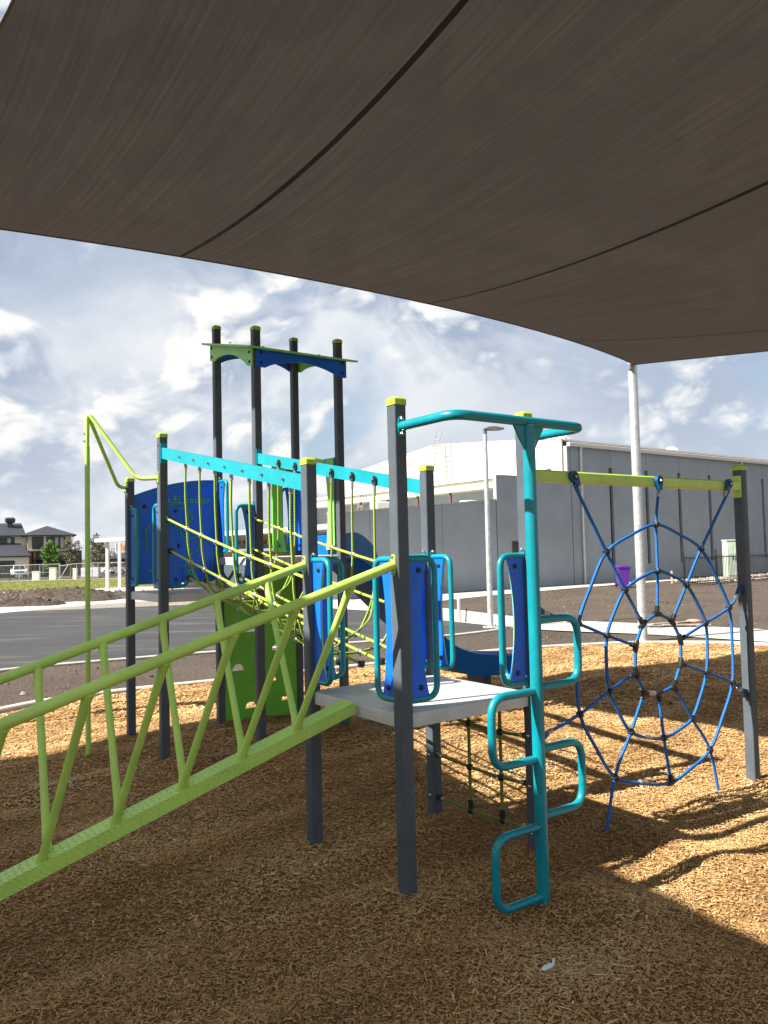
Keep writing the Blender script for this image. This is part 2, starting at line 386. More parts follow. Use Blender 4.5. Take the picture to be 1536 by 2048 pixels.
def ground_mat(name, stops, scale, bump, bscale, rough=.9, stops2=None, scale2=.35, f2=.5, spec=.2, dist=.03, stretch=None):
    m = bpy.data.materials.new(name); m.use_nodes = True; t = m.node_tree; b = t.nodes['Principled BSDF']
    geo = N(t, 'ShaderNodeNewGeometry'); vec = geo.outputs['Position']
    n1 = N(t, 'ShaderNodeTexNoise'); n1.inputs['Scale'].default_value = scale; n1.inputs['Detail'].default_value = 8; n1.inputs['Roughness'].default_value = .7
    t.links.new(vec, n1.inputs['Vector'])
    rp = ramp(N(t, 'ShaderNodeValToRGB'), stops); t.links.new(n1.outputs[0], rp.inputs[0]); out = rp.outputs[0]
    if stops2:
        v2 = vec
        if stretch:
            mp = N(t, 'ShaderNodeMapping'); mp.inputs['Scale'].default_value = stretch; mp.inputs['Rotation'].default_value = (0, 0, R(20))
            t.links.new(vec, mp.inputs[0]); v2 = mp.outputs[0]
        n2 = N(t, 'ShaderNodeTexNoise'); n2.inputs['Scale'].default_value = scale2; n2.inputs['Detail'].default_value = 7; n2.inputs['Roughness'].default_value = .6
        t.links.new(v2, n2.inputs['Vector'])
        r2 = ramp(N(t, 'ShaderNodeValToRGB'), stops2); t.links.new(n2.outputs[0], r2.inputs[0])
        mx = N(t, 'ShaderNodeMix', data_type='RGBA', blend_type='MULTIPLY'); mx.inputs[0].default_value = f2
        t.links.new(out, mx.inputs[6]); t.links.new(r2.outputs[0], mx.inputs[7]); out = mx.outputs[2]
    t.links.new(out, b.inputs['Base Color'])
    n3 = N(t, 'ShaderNodeTexNoise'); n3.inputs['Scale'].default_value = bscale; n3.inputs['Detail'].default_value = 6; n3.inputs['Roughness'].default_value = .65
    t.links.new(vec, n3.inputs['Vector'])
    bp = N(t, 'ShaderNodeBump'); bp.inputs['Strength'].default_value = bump; bp.inputs['Distance'].default_value = dist
    t.links.new(n3.outputs[0], bp.inputs['Height']); t.links.new(bp.outputs[0], b.inputs['Normal'])
    b.inputs['Roughness'].default_value = rough; b.inputs['Specular IOR Level'].default_value = spec
    return m
SOIL = ground_mat('bare_soil', [(.30, (.062, .050, .041)), (.5, (.094, .077, .064)), (.72, (.138, .116, .097))], 22, .9, 26,
                  stops2=[(.3, (.7, .66, .62)), (.7, (1.2, 1.15, 1.1))], scale2=.5, f2=.8, dist=.05)
ASPH = ground_mat('asphalt', [(.35, (.040, .041, .044)), (.6, (.066, .067, .070))], 120, .35, 160, rough=.75,
                  stops2=[(.40, (.80, .80, .81)), (.55, (1.0, 1.0, 1.0)), (.68, (1.9, 1.85, 1.75))], scale2=.9, f2=.9, stretch=(.35, 1.6, 1))
GRASSM = ground_mat('dry_lawn', [(.3, (.085, .105, .022)), (.55, (.145, .16, .038)), (.75, (.23, .215, .07))], 5, .5, 30,
                    stops2=[(.35, (.8, .8, .7)), (.7, (1.2, 1.15, 1.0))], scale2=.12, f2=.8)
MULCHB = ground_mat('chip_bed_base', [(.3, (.20, .108, .036)), (.5, (.34, .186, .062)), (.70, (.47, .275, .09))], 85, 1.0, 70,
                    stops2=[(.3, (.75, .72, .7)), (.7, (1.15, 1.12, 1.1))], scale2=.6, f2=.7, dist=.03)

def sheet(name, xs, ys, zf, mat, kind='structure', mask=None):
    X, Y = np.meshgrid(xs, ys); Z = zf(X, Y); nx, ny = len(xs), len(ys)
    v = np.stack([X.ravel(), Y.ravel(), Z.ravel()], 1)
    i = np.arange(nx-1)[None, :]+np.arange(ny-1)[:, None]*nx
    f = np.stack([i, i+1, i+1+nx, i+nx], -1).reshape(-1, 4)
    if mask is not None:
        cxs = v[f].mean(1); f = f[mask(cxs[:, 0], cxs[:, 1])]
    me = bpy.data.meshes.new(name); me.vertices.add(len(v)); me.vertices.foreach_set('co', v.ravel())
    me.loops.add(f.size); me.loops.foreach_set('vertex_index', f.ravel().astype(np.int32))
    me.polygons.add(len(f)); me.polygons.foreach_set('loop_start', np.arange(0, f.size, 4, dtype=np.int32))
    me.update(calc_edges=True); me.validate(); me.materials.append(mat)
    me.polygons.foreach_set('use_smooth', [True]*len(me.polygons))
    return tag(obj(name, me), kind=kind)
def nonuni(a, b, core0, core1, step, g=1.22):
    out = list(np.arange(core0, core1+1e-6, step)); s_ = step
    while out[-1] < b: s_ *= g; out.append(out[-1]+s_)
    s_ = step
    while out[0] > a: s_ *= g; out.insert(0, out[0]-s_)
    return np.array(out)
gx = nonuni(-3000, 3000, -30, 30, .5); gy = nonuni(-3000, 3500, -10, 60, .5)
bcx, bcy = 1.3, 4.2
BEDI = [(bcx+(x-bcx)*.92, bcy+(y-bcy)*.92) for x, y in BEDC]
sheet('ground', gx, gy, lambda x, y: ztn(x, y)-0.03+0.012*np.sin(1.3*x+.7*y)*np.sin(.9*y-.4*x)-.07*inside(x, y, BEDI), SOIL)

def polysheet(name, pts, dz, mat, kind='structure', step=.8):
    xs = [p[0] for p in pts]; ys = [p[1] for p in pts]
    import bmesh
    bm = bmesh.new(); vs = [bm.verts.new((x, y, 0)) for x, y in pts]; fa = bm.faces.new(vs)
    if fa.normal.z < 0: fa.normal_flip()
    bmesh.ops.triangulate(bm, faces=bm.faces[:])
    d = step
    lo, hi = -math.floor(-min(xs)/d)*d, max(xs)
    for k in np.arange(min(xs)+d, max(xs), d): bmesh.ops.bisect_plane(bm, geom=bm.verts[:]+bm.edges[:]+bm.faces[:], plane_co=(k, 0, 0), plane_no=(1, 0, 0))
    for k in np.arange(min(ys)+d, max(ys), d): bmesh.ops.bisect_plane(bm, geom=bm.verts[:]+bm.edges[:]+bm.faces[:], plane_co=(0, k, 0), plane_no=(0, 1, 0))
    for v in bm.verts: v.co.z = zt(v.co.x, v.co.y)+dz
    bmesh.ops.recalc_face_normals(bm, faces=bm.faces[:])
    me = bpy.data.meshes.new(name); bm.to_mesh(me); bm.free(); me.materials.append(mat)
    if len(me.polygons) and me.polygons[0].normal.z < 0: me.flip_normals()
    return tag(obj(name, me), kind=kind)
# wood-chip bed
bx = np.arange(-6.4, 9.0, .07); by = np.arange(-5.6, 13.2, .07)
sheet('wood_chip_bed', bx, by, lambda x, y: bedz(x, y)-.012, MULCHB, mask=lambda x, y: inside(x, y, BEDC))
# asphalt court, concrete path
path_near = [(-13.5, 20.5), (-12.1, 24.81), (-10.9, 28.4), (-9.0, 30.2), (-5.9, 30.2), (-3.6, 27.2), (-1.75, 23.4), (-.04, 21.3), (1.03, 18.8), (2.88, 15.92), (4.79, 14.43), (6.21, 12.94), (8.5, 10.4), (11.5, 6.0), (13.0, 0.0)]
path_far = [(-15.6, 23.0), (-14.04, 28.3), (-12.2, 32.0), (-9.2, 33.5), (-5.2, 33.0), (-2.6, 30.1), (-.9, 26.6), (.6, 24.2), (1.75, 21.9), (3.34, 18.45), (5.44, 16.37), (7.12, 14.81), (9.8, 12.0), (13.0, 7.0), (14.6, 0.5)]
def cm2(pts, n=6): return [(p.x, p.y) for p in catmull([(x, y, 0) for x, y in pts], n)]
PN, PF = cm2(path_near), cm2(path_far)
polysheet('concrete_path', PN+PF[::-1], -.006, CONC)
k2 = cm2([(-16, 4.5), (-9.2, 8.3), (-5.69, 11.66), (-4.9, 12.25), (-2.81, 13.36), (-.66, 14.18), (1.2, 15.04), (2.39, 16.03)])
polysheet('asphalt_court', k2+[p for p in PN if p[1] > 16.3 and p[0] < 2.6][::-1]+[(-20, 18), (-22, 6)], -.014, ASPH)
def kerb_strip(name, pts, w, z0, z1, mat, closed=False):
    mb = MB(); P = [Vector((x, y, 0)) for x, y in pts]; n = len(P); sec = []
    for i in range(n):
        a = P[i-1] if (i > 0 or closed) else P[i]; b = P[(i+1) % n] if (i < n-1 or closed) else P[i]
        t = (b-a).normalized(); q = Vector((-t.y, t.x, 0)); zz = zt(P[i].x, P[i].y)
        sec.append([P[i]+q*o+Vector((0, 0, z+zz)) for o, z in ((-w/2, z0), (-w/2, z1-.012), (-w/2+.012, z1), (w/2-.012, z1), (w/2, z1-.012), (w/2, z0))])
    fs = []; m = 6
    for i in range(n if closed else n-1):
        i2 = (i+1) % n
        for j in range(m-1): fs.append((i*m+j, i*m+j+1, i2*m+j+1, i2*m+j))
    mb.add([p for s_ in sec for p in s_], fs)
    return tag(obj(name, mb.mesh(name, mat, smooth=40)), kind='structure')
kerb_strip('kerb', BEDC, .12, -.2, .048, KERB, True)
kerb_strip('kerb', k2, .10, -.2, .012, KERB)
# foot path along the hall, verge, street
K0 = Vector((8.2, 34.9)); FD = Vector((.8, .6)); GD = Vector((-.6, .8))
def hallp(t, o): p = K0+FD*t-GD*o; return (p.x, p.y)
polysheet('footpath', [hallp(-13, .6), hallp(6.2, .6), hallp(6.2, 1.9), hallp(-2, 2.2), hallp(-8, 3.0), hallp(-13.5, 4.4)], -.008, CONC)
polysheet('lawn', [(-60, 42), (-29, 53.3), (-21.4, 50.4), (-18.7, 49.4), (-12, 52), (8, 56), (14, 70), (-18, 86), (-28.3, 86), (-44, 90.6), (-75, 100)], -.012, GRASSM, step=3)
polysheet('street_footpath', [(-80, 100.5), (-44, 92), (-28, 87.5), (10, 76), (10, 78), (-28, 90), (-44, 94.5), (-80, 103)], -.006, CONC, step=5)
polysheet('street', [(-120, 118), (-44, 97), (-28, 92), (20, 77), (24, 84), (-26, 102), (-44, 107), (-120, 128)], -.012, ASPH, step=5)
polysheet('shelter_slab', [(-19, 43.4), (-13.2, 42.4), (-6, 41.2), (-4.5, 49), (-17.6, 51.5)], -.004, CONC, step=2)

def pieces(name, px, py, pz, ln, wd, ht, tilt, mat, parent=None, yaw=None, kind='stuff', drift=0.0):
    """many small wedge-shaped pieces as one mesh, each with its own size, yaw, tilt and tint"""
    n = len(px); yaw = RNG.uniform(0, 2*np.pi, n) if yaw is None else yaw
    p1 = RNG.normal(0, tilt, n); p2 = RNG.normal(0, tilt, n)
    base = np.array([(-.5, -.5, 0), (.5, -.5, 0), (.5, .5, 0), (-.5, .5, 0), (-.36, 0, 1), (.36, 0, 1)])
    v = np.repeat(base[None], n, 0)*1.0
    v += RNG.normal(0, .07, v.shape)*np.array([1, 1, .3])
    v[:, :, 0] *= ln[:, None]; v[:, :, 1] *= wd[:, None]; v[:, :, 2] *= ht[:, None]
    v[:, :, 2] += (v[:, :, 0]*np.sin(p1)[:, None] + v[:, :, 1]*np.sin(p2)[:, None])
    c, s_ = np.cos(yaw)[:, None], np.sin(yaw)[:, None]
    x = v[:, :, 0]*c-v[:, :, 1]*s_; y = v[:, :, 0]*s_+v[:, :, 1]*c
    co = np.stack([x+px[:, None], y+py[:, None], v[:, :, 2]+pz[:, None]], -1).reshape(-1, 3)
    quads = np.array([(0, 1, 5, 4), (2, 3, 4, 5)]); tris = np.array([(1, 2, 5), (3, 0, 4)])
    off = (np.arange(n)*6)[:, None, None]
    q = (quads[None]+off).reshape(-1, 4); t = (tris[None]+off).reshape(-1, 3)
    me = bpy.data.meshes.new(name); me.vertices.add(len(co)); me.vertices.foreach_set('co', co.ravel().astype(np.float32))
    lv = np.concatenate([q.ravel(), t.ravel()]).astype(np.int32); me.loops.add(len(lv)); me.loops.foreach_set('vertex_index', lv)
    ls = np.concatenate([np.arange(0, q.size, 4), q.size+np.arange(0, t.size, 3)]).astype(np.int32)
    me.polygons.add(len(ls)); me.polygons.foreach_set('loop_start', ls); me.update(calc_edges=True)
    a = me.attributes.new('tint', 'FLOAT', 'POINT'); a.data.foreach_set('value', np.repeat(np.clip(RNG.random(n)*(1-.5*drift)+.25*drift+drift*.22*(np.sin(1.7*px+2.1*py)+np.sin(3.9*px-2.7*py+1.)+np.sin(-6.1*px+5.3*py+2.))*.6, 0, 1), 6).astype(np.float32))
    me.materials.append(mat); o = obj(name, me, parent)
    return tag(o, kind=kind)
CHIP = attr_mat('wood_chip', [(0, (.13, .075, .038)), (.15, (.27, .157, .073)), (.42, (.43, .258, .112)), (.72, (.53, .34, .152)), (.93, (.62, .45, .24)), (1.0, (.72, .59, .40))])
def scatter(y0, y1, dens, wf, extra=0.6):
    # area-uniform sample of the wedge of ground the camera stands before, a little wider than the view
    w0, w1 = wf*y0+extra, wf*y1+extra; area = (w0+w1)*(y1-y0); n = int(area*dens)
    y = np.sqrt(RNG.random(n)*(y1**2-y0**2)+y0**2); x = (RNG.random(n)*2-1)*(wf*y+extra)
    k = inside(x, y, BEDC); return x[k], y[k]
cxs, cys, sc_ = [], [], []
for y0, y1, dn, s0 in ((1.6, 3.4, 13000, .57), (3.4, 5.2, 8500, .66), (5.2, 8.0, 3500, .94), (8.0, 13.0, 1000, 1.55)):
    a, b_ = scatter(y0, y1, dn, .62); cxs.append(a); cys.append(b_); sc_.append(np.full(len(a), s0))
cxs, cys, sc_ = map(np.concatenate, (cxs, cys, sc_)); n = len(cxs)
big = RNG.random(n) < .04
pieces('wood_chips', cxs, cys, bedz(cxs, cys)-.010+RNG.random(n)*.010, np.clip(RNG.lognormal(-3.78, .48, n), .006, .085)*sc_*np.where(big, 2.0, 1), RNG.uniform(.003, .012, n)*sc_*np.where(big, 1.5, 1), RNG.uniform(.0015, .004, n)*sc_, .20, CHIP, drift=.6)
tag(bpy.data.objects['wood_chips'], 'loose tan wood chips covering the playground bed', 'wood chips')
CLOD = attr_mat('soil_clod', [(0, (.050, .041, .033)), (.5, (.088, .072, .059)), (.95, (.125, .105, .087)), (1, (.25, .225, .19))])
# clods and stones on the bare soil around the bed and before the hall
px = RNG.uniform(-9, 20, 30000); py = 8+RNG.random(30000)**.8*27
BAD = inside(px, py, BEDC) | inside(px, py, PN+PF[::-1]) | inside(px, py, k2+[p for p in PN if p[1] > 16.3 and p[0] < 2.6][::-1]+[(-20, 18), (-22, 6)])
d_ = (px-K0.x)*GD.x+(py-K0.y)*GD.y
kk = ~BAD & (d_ < -2.6) & (np.abs(px) < .6*py+1); px, py = px[kk], py[kk]; n = len(px)
sz = RNG.lognormal(-4.1, .45, n)
pieces('soil_clods', px, py, ztn(px, py)-.03, sz*1.2, sz, sz*.55, .3, CLOD)
tag(bpy.data.objects['soil_clods'], 'small clods and stones strewn over the bare brown soil', 'soil')
# lawn blades (far off, short)
px = RNG.uniform(-50, 2, 42000); py = 48+RNG.random(42000)*42
lawnp = [(-60, 42), (-29, 53.3), (-21.4, 50.4), (-18.7, 49.4), (-12, 52), (8, 56), (14, 70), (-18, 86), (-28.3, 86), (-44, 90.6), (-75, 100)]
kk = inside(px, py, lawnp); px, py = px[kk], py[kk]; n = len(px)
BLADE = attr_mat('grass_tuft', [(0, (.08, .10, .018)), (.5, (.14, .155, .034)), (1, (.23, .215, .075))])
pieces('grass', px, py, ztn(px, py)-.012, RNG.uniform(.04, .12, n), RNG.uniform(.01, .03, n), RNG.uniform(.02, .07, n), .2, BLADE)
tag(bpy.data.objects['grass'], 'short yellowish grass of the lawn behind the dirt mounds', 'grass')
#@@SETTING_END

# ------------------------------------------------------------------ shade sails
def cloth_mat():
    m = bpy.data.materials.new('knitted_shade_cloth'); m.use_nodes = True; t = m.node_tree; t.nodes.clear()
    out = N(t, 'ShaderNodeOutputMaterial'); uv = N(t, 'ShaderNodeUVMap')
    mp = N(t, 'ShaderNodeMapping'); mp.inputs['Scale'].default_value = (1500, 14, 1); t.links.new(uv.outputs[0], mp.inputs[0])
    n1 = N(t, 'ShaderNodeTexNoise'); n1.inputs['Scale'].default_value = 1.0; n1.inputs['Detail'].default_value = 4; t.links.new(mp.outputs[0], n1.inputs['Vector'])
    mp2 = N(t, 'ShaderNodeMapping'); mp2.inputs['Scale'].default_value = (330, 2.2, 1); t.links.new(uv.outputs[0], mp2.inputs[0])
    n2 = N(t, 'ShaderNodeTexNoise'); n2.inputs['Scale'].default_value = 1.0; n2.inputs['Detail'].default_value = 4; n2.inputs['Roughness'].default_value = .75; t.links.new(mp2.outputs[0], n2.inputs['Vector'])
    fac = math_('ADD', math_('MULTIPLY', n1.outputs[0], .35, t), math_('MULTIPLY', n2.outputs[0], .65, t), t)
    rp = ramp(N(t, 'ShaderNodeValToRGB'), [(.30, (.034, .0262, .0205)), (.50, (.042, .0332, .0268)), (.70, (.054, .0438, .0365))]); t.links.new(fac, rp.inputs[0])
    df = N(t, 'ShaderNodeBsdfDiffuse'); t.links.new(rp.outputs[0], df.inputs[0])
    tr = N(t, 'ShaderNodeBsdfTranslucent'); t.links.new(rp.outputs[0], tr.inputs[0])
    m1 = N(t, 'ShaderNodeMixShader'); m1.inputs[0].default_value = .45; t.links.new(df.outputs[0], m1.inputs[1]); t.links.new(tr.outputs[0], m1.inputs[2])
    tp = N(t, 'ShaderNodeBsdfTransparent')
    m2 = N(t, 'ShaderNodeMixShader'); t.links.new(math_('MULTIPLY', fac, .022, t), m2.inputs[0]); t.links.new(m1.outputs[0], m2.inputs[1]); t.links.new(tp.outputs[0], m2.inputs[2])
    t.links.new(m2.outputs[0], out.inputs[0]); return m
CLOTH = cloth_mat(); SEAM = pm('dark_seam_webbing', (.013, .011, .009), .8); CABLE = pm('hem_webbing', (.10, .085, .07), .8)
def edge_curve(a, b, bow, sag, centre):
    a, b, c = Vector(a), Vector(b), Vector(centre); d = (b-a); nrm = Vector((-d.y, d.x, 0)).normalized()
    if nrm.dot(c-(a+b)/2) < 0: nrm = -nrm
    return lambda t: a+d*t+nrm*(4*t*(1-t)*bow)-Vector((0, 0, 4*t*(1-t)*sag))
def sail(label, corners, bows, sags, seams, drop, n=56, group=None):
    A0, A1, A2, A3 = map(Vector, corners); ctr = (A0+A1+A2+A3)/4
    eu0 = edge_curve(A0, A1, bows[0], sags[0], ctr); ev1 = edge_curve(A1, A2, bows[1], sags[1], ctr)
    eu1 = edge_curve(A3, A2, bows[2], sags[2], ctr); ev0 = edge_curve(A0, A3, bows[3], sags[3], ctr)
    def S(u, v):
        p = eu0(u)*(1-v)+eu1(u)*v+ev0(v)*(1-u)+ev1(v)*u
        p -= A0*(1-u)*(1-v)+A1*u*(1-v)+A2*u*v+A3*(1-u)*v
        p.z -= drop*16*u*(1-u)*v*(1-v); return p
    th = Thing('shade_sail', label, 'shade sail', base=A0, group=group)
    mb = MB()
    for j in range(n+1):
        for i in range(n+1): mb.uv[len(mb.v)] = (i/n - (-.13 if i/n < .5 else -.13+.25*min(1, (i/n-.5)/.3))*j/n, j/n); mb.v.append(tuple(S(i/n, j/n)))
    for j in range(n):
        for i in range(n): k = j*(n+1)+i; mb.f.append((k, k+1, k+n+2, k+n+1))
    th.part('fabric', mb, CLOTH, 180)
    for sm in seams:
        q = MB(); w = .0020
        for j in range(41):
            for du in (-w, w): vv = .005+.99*j/40; p = S(sm[0]+sm[1]*vv+du, vv); p.z -= .006; q.v.append(tuple(p))
        for j in range(40): q.f.append((2*j, 2*j+1, 2*j+3, 2*j+2))
        th.part('seam', q, SEAM, 180)
    for fn in (eu0, ev1, eu1, ev0): th.part('edge_hem', MB().tube([fn(i/24)-Vector((0, 0, .004)) for i in range(25)], .009, 8), CABLE, 60)
    return th, S
SC1 = [(-5.0, 7.4, 5.0), (4.38, 13.48, 4.74), (10.3, 4.2, 3.2), (1.3, -2.0, 4.95)]
sail('large brown knitted shade sail overhead, fixed to the galvanised post beside the path', SC1, (1.24, .85, .9, .88), (.22, .12, .1, -.02), ((.256, -.125), (.525, -.14), (.787, .12)), .30)
SC2 = [(-5.05, 6.80, 4.75), (-1.45, -1.6, 4.75), (-9.5, -7.0, 4.6), (-12.0, 0.7, 4.7)]
sail('second brown shade sail left of the large one, out of view, shading the foreground chips', SC2, (.62, .7, .7, .12), (.1, .1, .1, .1), ((.3, 0), (.6, 0)), .25)
def shade_post(x, y, h, label, lean=0):
    z0 = -.05; th = Thing('shade_post', label, 'post', base=(x, y, z0), group='galvanised posts of the shade sails')
    th.part('shaft', MB().tube([(x, y, z0-.2), (x, y, h)], .078, 20), GALV, 60)
    th.part('cap', MB().lathe([(.082, h), (.082, h+.02), (.05, h+.032), (.001, h+.036)], (x, y, 0), 20), GALV, 40)
    th.part('sail_bracket', MB().box((x-.06, y-.07, h-.10), (.05, .14, .10)).cyl((x-.06, y-.16, h-.14), (x-.06, y-.02, h-.10), .012), STEEL)
    th.part('base_plate', MB().lathe([(.17, z0+.002), (.17, z0+.022), (.165, z0+.026), (.001, z0+.027)], (x, y, 0), 20), GALV, 40)
shade_post(4.37, 13.54, 4.80, 'tall galvanised round post in front of the concrete path, holding the sail corner')
shade_post(-5.12, 7.30, 5.05, 'galvanised sail post left of the playground, out of view')
shade_post(10.45, 4.1, 3.7, 'galvanised sail post to the right of the web net, out of view')
shade_post(1.6, -2.5, 5.0, 'galvanised sail post behind the viewer')
shade_post(-12.2, .8, 4.8, 'galvanised sail post far left of the ramp, out of view')
shade_post(-2.3, -2.0, 4.85, 'galvanised sail post behind and left of the viewer')

# ------------------------------------------------------------------ playground frame: x along the ladder side, y along the net bridge
TH = 0.615575; AX, AY = 0.0691, 3.7177; S_, BR = 0.8444, 2.3602
PF_ = Matrix.Translation((AX, AY, 0)) @ Matrix.Rotation(TH, 4, 'Z')
PA, PC, PB, PD = (0, 0), (S_, 0), (0, S_), (S_, S_)
PL2, PT2, PL1, PT1 = (0, S_+BR), (S_, S_+BR), (0, 2*S_+BR), (S_, 2*S_+BR)
PT4, PT3 = (2*S_, S_+BR), (2*S_, 2*S_+BR); PW = (2.915, 0)
ZD, ZL, ZT = .845, 1.305, 1.585
HP = .0345
def rsq(h, r=.010, n=3):
    o = []
    for cx_, cy_, a0 in ((h-r, h-r, 0), (-h+r, h-r, 90), (-h+r, -h+r, 180), (h-r, -h+r, 270)):
        for i in range(n+1): a = R(a0+90*i/n); o.append((cx_+r*math.cos(a), cy_+r*math.sin(a)))
    return o
POSTME = {}
def post(th, p, h):
    o = th.part('post', MB().prism(rsq(HP), (p[0], p[1], h/2-.15), (1, 0, 0), (0, 1, 0), h+.3), POST, 22)
    cap = MB()
    l1, l2 = rsq(HP+.0035, .012), rsq(HP-.006, .012); n = len(l1)
    cap.add([(p[0]+x, p[1]+y, h-.022) for x, y in l1]+[(p[0]+x, p[1]+y, h+.006) for x, y in l1]+[(p[0]+x, p[1]+y, h+.016) for x, y in l2],
            [(i, (i+1) % n, n+(i+1) % n, n+i) for i in range(n)]+[(n+i, n+(i+1) % n, 2*n+(i+1) % n, 2*n+i) for i in range(n)]+[tuple(range(2*n, 3*n))])
    th.part('cap', cap, CAP, 25, parent=None if False else None)
    return o
def bolt_mesh(name, mat, r, h):
    return MB().lathe([(r, 0), (r, h*.35), (r*.75, h*.8), (r*.3, h), (.0004, h)], n=10).mesh(name, mat)
BOLT_S = bolt_mesh('bolt', STEEL, .010, .010); BOLT_K = bolt_mesh('bolt', BLACKP, .014, .010)
CLAMP = MB().tube([(-.022, 0, 0), (-.016, 0, 0), (.016, 0, 0), (.022, 0, 0)], [.013, .017, .017, .013], 10).ball((0, 0, -.016), .010).mesh('clamp', ALU)
def aim(d):
    return Vector(d).to_track_quat('Z', 'Y').to_euler()
def flange(th, name, c, nrm, mat, parent=None):
    """oval end plate with two bolts, upright on a post face"""
    nrm = Vector(nrm).normalized(); v = Vector((0, 0, 1)); u = v.cross(nrm)
    pl = [(.021*math.cos(a)*(1 if abs(math.cos(a)) > .2 else 1), .052*math.sin(a)) for a in [2*math.pi*i/18 for i in range(18)]]
    o = th.part(name, MB().prism(pl, Vector(c)+nrm*.004, u, v, .007), mat, 40, parent)
    for dz in (.036, -.036): th.inst('bolt', BOLT_S, Vector(c)+nrm*.0075+v*dz, aim(nrm), parent=None)
    return o
def guard(th, p, d, z0, w=.205, h=.665):
    """tube loop with a waisted polyethylene board, bolted to a post"""
    d = Vector((d[0], d[1], 0)).normalized(); n_ = Vector((-d.y, d.x, 0)); b = Vector((p[0], p[1], 0))+d*HP
    zb, ztp = z0+.055, z0+.055+h; W = w-HP
    pts = [b+Vector((0, 0, ztp))-d*.004, b+d*W+Vector((0, 0, ztp)), b+d*W+Vector((0, 0, zb)), b-d*.004+Vector((0, 0, zb))]
    lo = th.part('guard_loop', MB().tube(fillet(pts, .065, 7), .0155, 12), TEAL, 60)
    for zz in (zb, ztp):
        pl = [(.017*math.cos(a), .034*math.sin(a)) for a in [2*math.pi*i/14 for i in range(14)]]
        th.part('bracket', MB().prism(pl, b+d*.004+Vector((0, 0, zz+.008)), n_, (0, 0, 1), .006), TEAL, 40, parent=lo)
        o = th.inst('bolt', BOLT_S, b+d*.007+Vector((0, 0, zz+.032)), aim(d)); o.parent = lo
    wa, wm = W-.022, W*.46; out = [(.008, .012), (wa*.80, .012)]
    for i in range(13):
        t = i/12; k = math.sin(math.pi*t)**.8; out.append((wa*.80*(1-k)+wm*k, .012+(h-.024)*t))
    out += [(.008, h-.012)]
    bo = th.part('board', MB().prism(out, b+Vector((0, 0, zb)), d, (0, 0, 1), .015), BLUEP, 30, parent=lo)
    # thin lime core showing along the cut edge
    core = [(b+d*(x+.0012)+Vector((0, 0, zb+z))) for x, z in out[1:-1]]
    mbc = MB()
    for q in core: mbc.v += [tuple(q+n_*.0035), tuple(q-n_*.0035)]
    for i in range(len(core)-1): mbc.f.append((2*i, 2*i+1, 2*i+3, 2*i+2))
    th.part('board_core', mbc, MINTP, 0, parent=lo)
    for zz in (.055, h-.055):
        for sg in (1, -1):
            o = th.inst('bolt', BOLT_K, b+d*(W*.40)+n_*(.0075*sg)+Vector((0, 0, zb+zz)), aim(n_*sg)); o.parent = lo
    return lo
def deck_mesh(th, x0, y0, x1, y1, z, name='deck', lip=.07):
    r = .018; mb = MB(); prof = [(0, -lip), (0, -r), (r*.3, -r*.3), (r, 0)]; rows = []
    for ins, dz in prof:
        rows.append([(x0+ins, y0+ins, z+dz), (x1-ins, y0+ins, z+dz), (x1-ins, y1-ins, z+dz), (x0+ins, y1-ins, z+dz)])
    vs = [p for r_ in rows for p in r_]; fs = []
    for i in range(3):
        for j in range(4): k = (j+1) % 4; fs.append((i*4+j, i*4+k, i*4+4+k, i*4+4+j))
    fs.append((12, 13, 14, 15))
    g = .012; inn = [(x0+g, y0+g, z-lip), (x1-g, y0+g, z-lip), (x1-g, y1-g, z-lip), (x0+g, y1-g, z-lip)]
    inn2 = [(a, b, z-.006) for a, b, c in inn]; vs += inn+inn2
    for j in range(4): k = (j+1) % 4; fs.append((j, 16+j, 16+k, k)); fs.append((16+j, 20+j, 20+k, 16+k))
    fs.append((23, 22, 21, 20)); mb.add(vs, fs); return th.part(name, mb, DECKM, 40)
def deck_material():
    m = pm('pale_deck_dimpled', (0.56, 0.56, 0.55), 0.42, dirt=.20); t = m.node_tree; b = t.nodes['Principled BSDF']
    co = N(t, 'ShaderNodeTexCoord'); v = N(t, 'ShaderNodeTexVoronoi'); v.inputs['Scale'].default_value = 45; v.inputs['Randomness'].default_value = 0
    t.links.new(co.outputs['Object'], v.inputs['Vector'])
    r_ = ramp(N(t, 'ShaderNodeValToRGB'), [(.25, (1, 1, 1)), (.40, (0, 0, 0))]); t.links.new(v.outputs['Distance'], r_.inputs[0])
    bp = N(t, 'ShaderNodeBump'); bp.inputs['Strength'].default_value = .5; bp.inputs['Distance'].default_value = .004
    t.links.new(r_.outputs[0], bp.inputs['Height']); t.links.new(bp.outputs[0], b.inputs['Normal']); return m
DECKM = deck_material()

# near platform
th = Thing('play_platform', 'low square play platform with pale grey deck and four charcoal posts, nearest the viewer', 'play platform', base=(S_/2, S_/2, 0), frame=PF_)
for p, h in ((PA, 2.315), (PB, 2.12), (PC, 2.315), (PD, 2.12)): post(th, p, h)
deck_mesh(th, -.006, -.006, S_+.006, S_+.006, ZD)
for p, q in ((PA, PB), (PA, PC), (PB, PA), (PB, PD), (PD, PB), (PD, PC), (PC, PA), (PC, PD)): guard(th, p, (q[0]-p[0], q[1]-p[1]), ZD)
for z in (.62, .36, .12): 
    for p in (PD, PC): th.inst('bolt', BOLT_S, (p[0]-HP, p[1], z), aim((-1, 0, 0)))

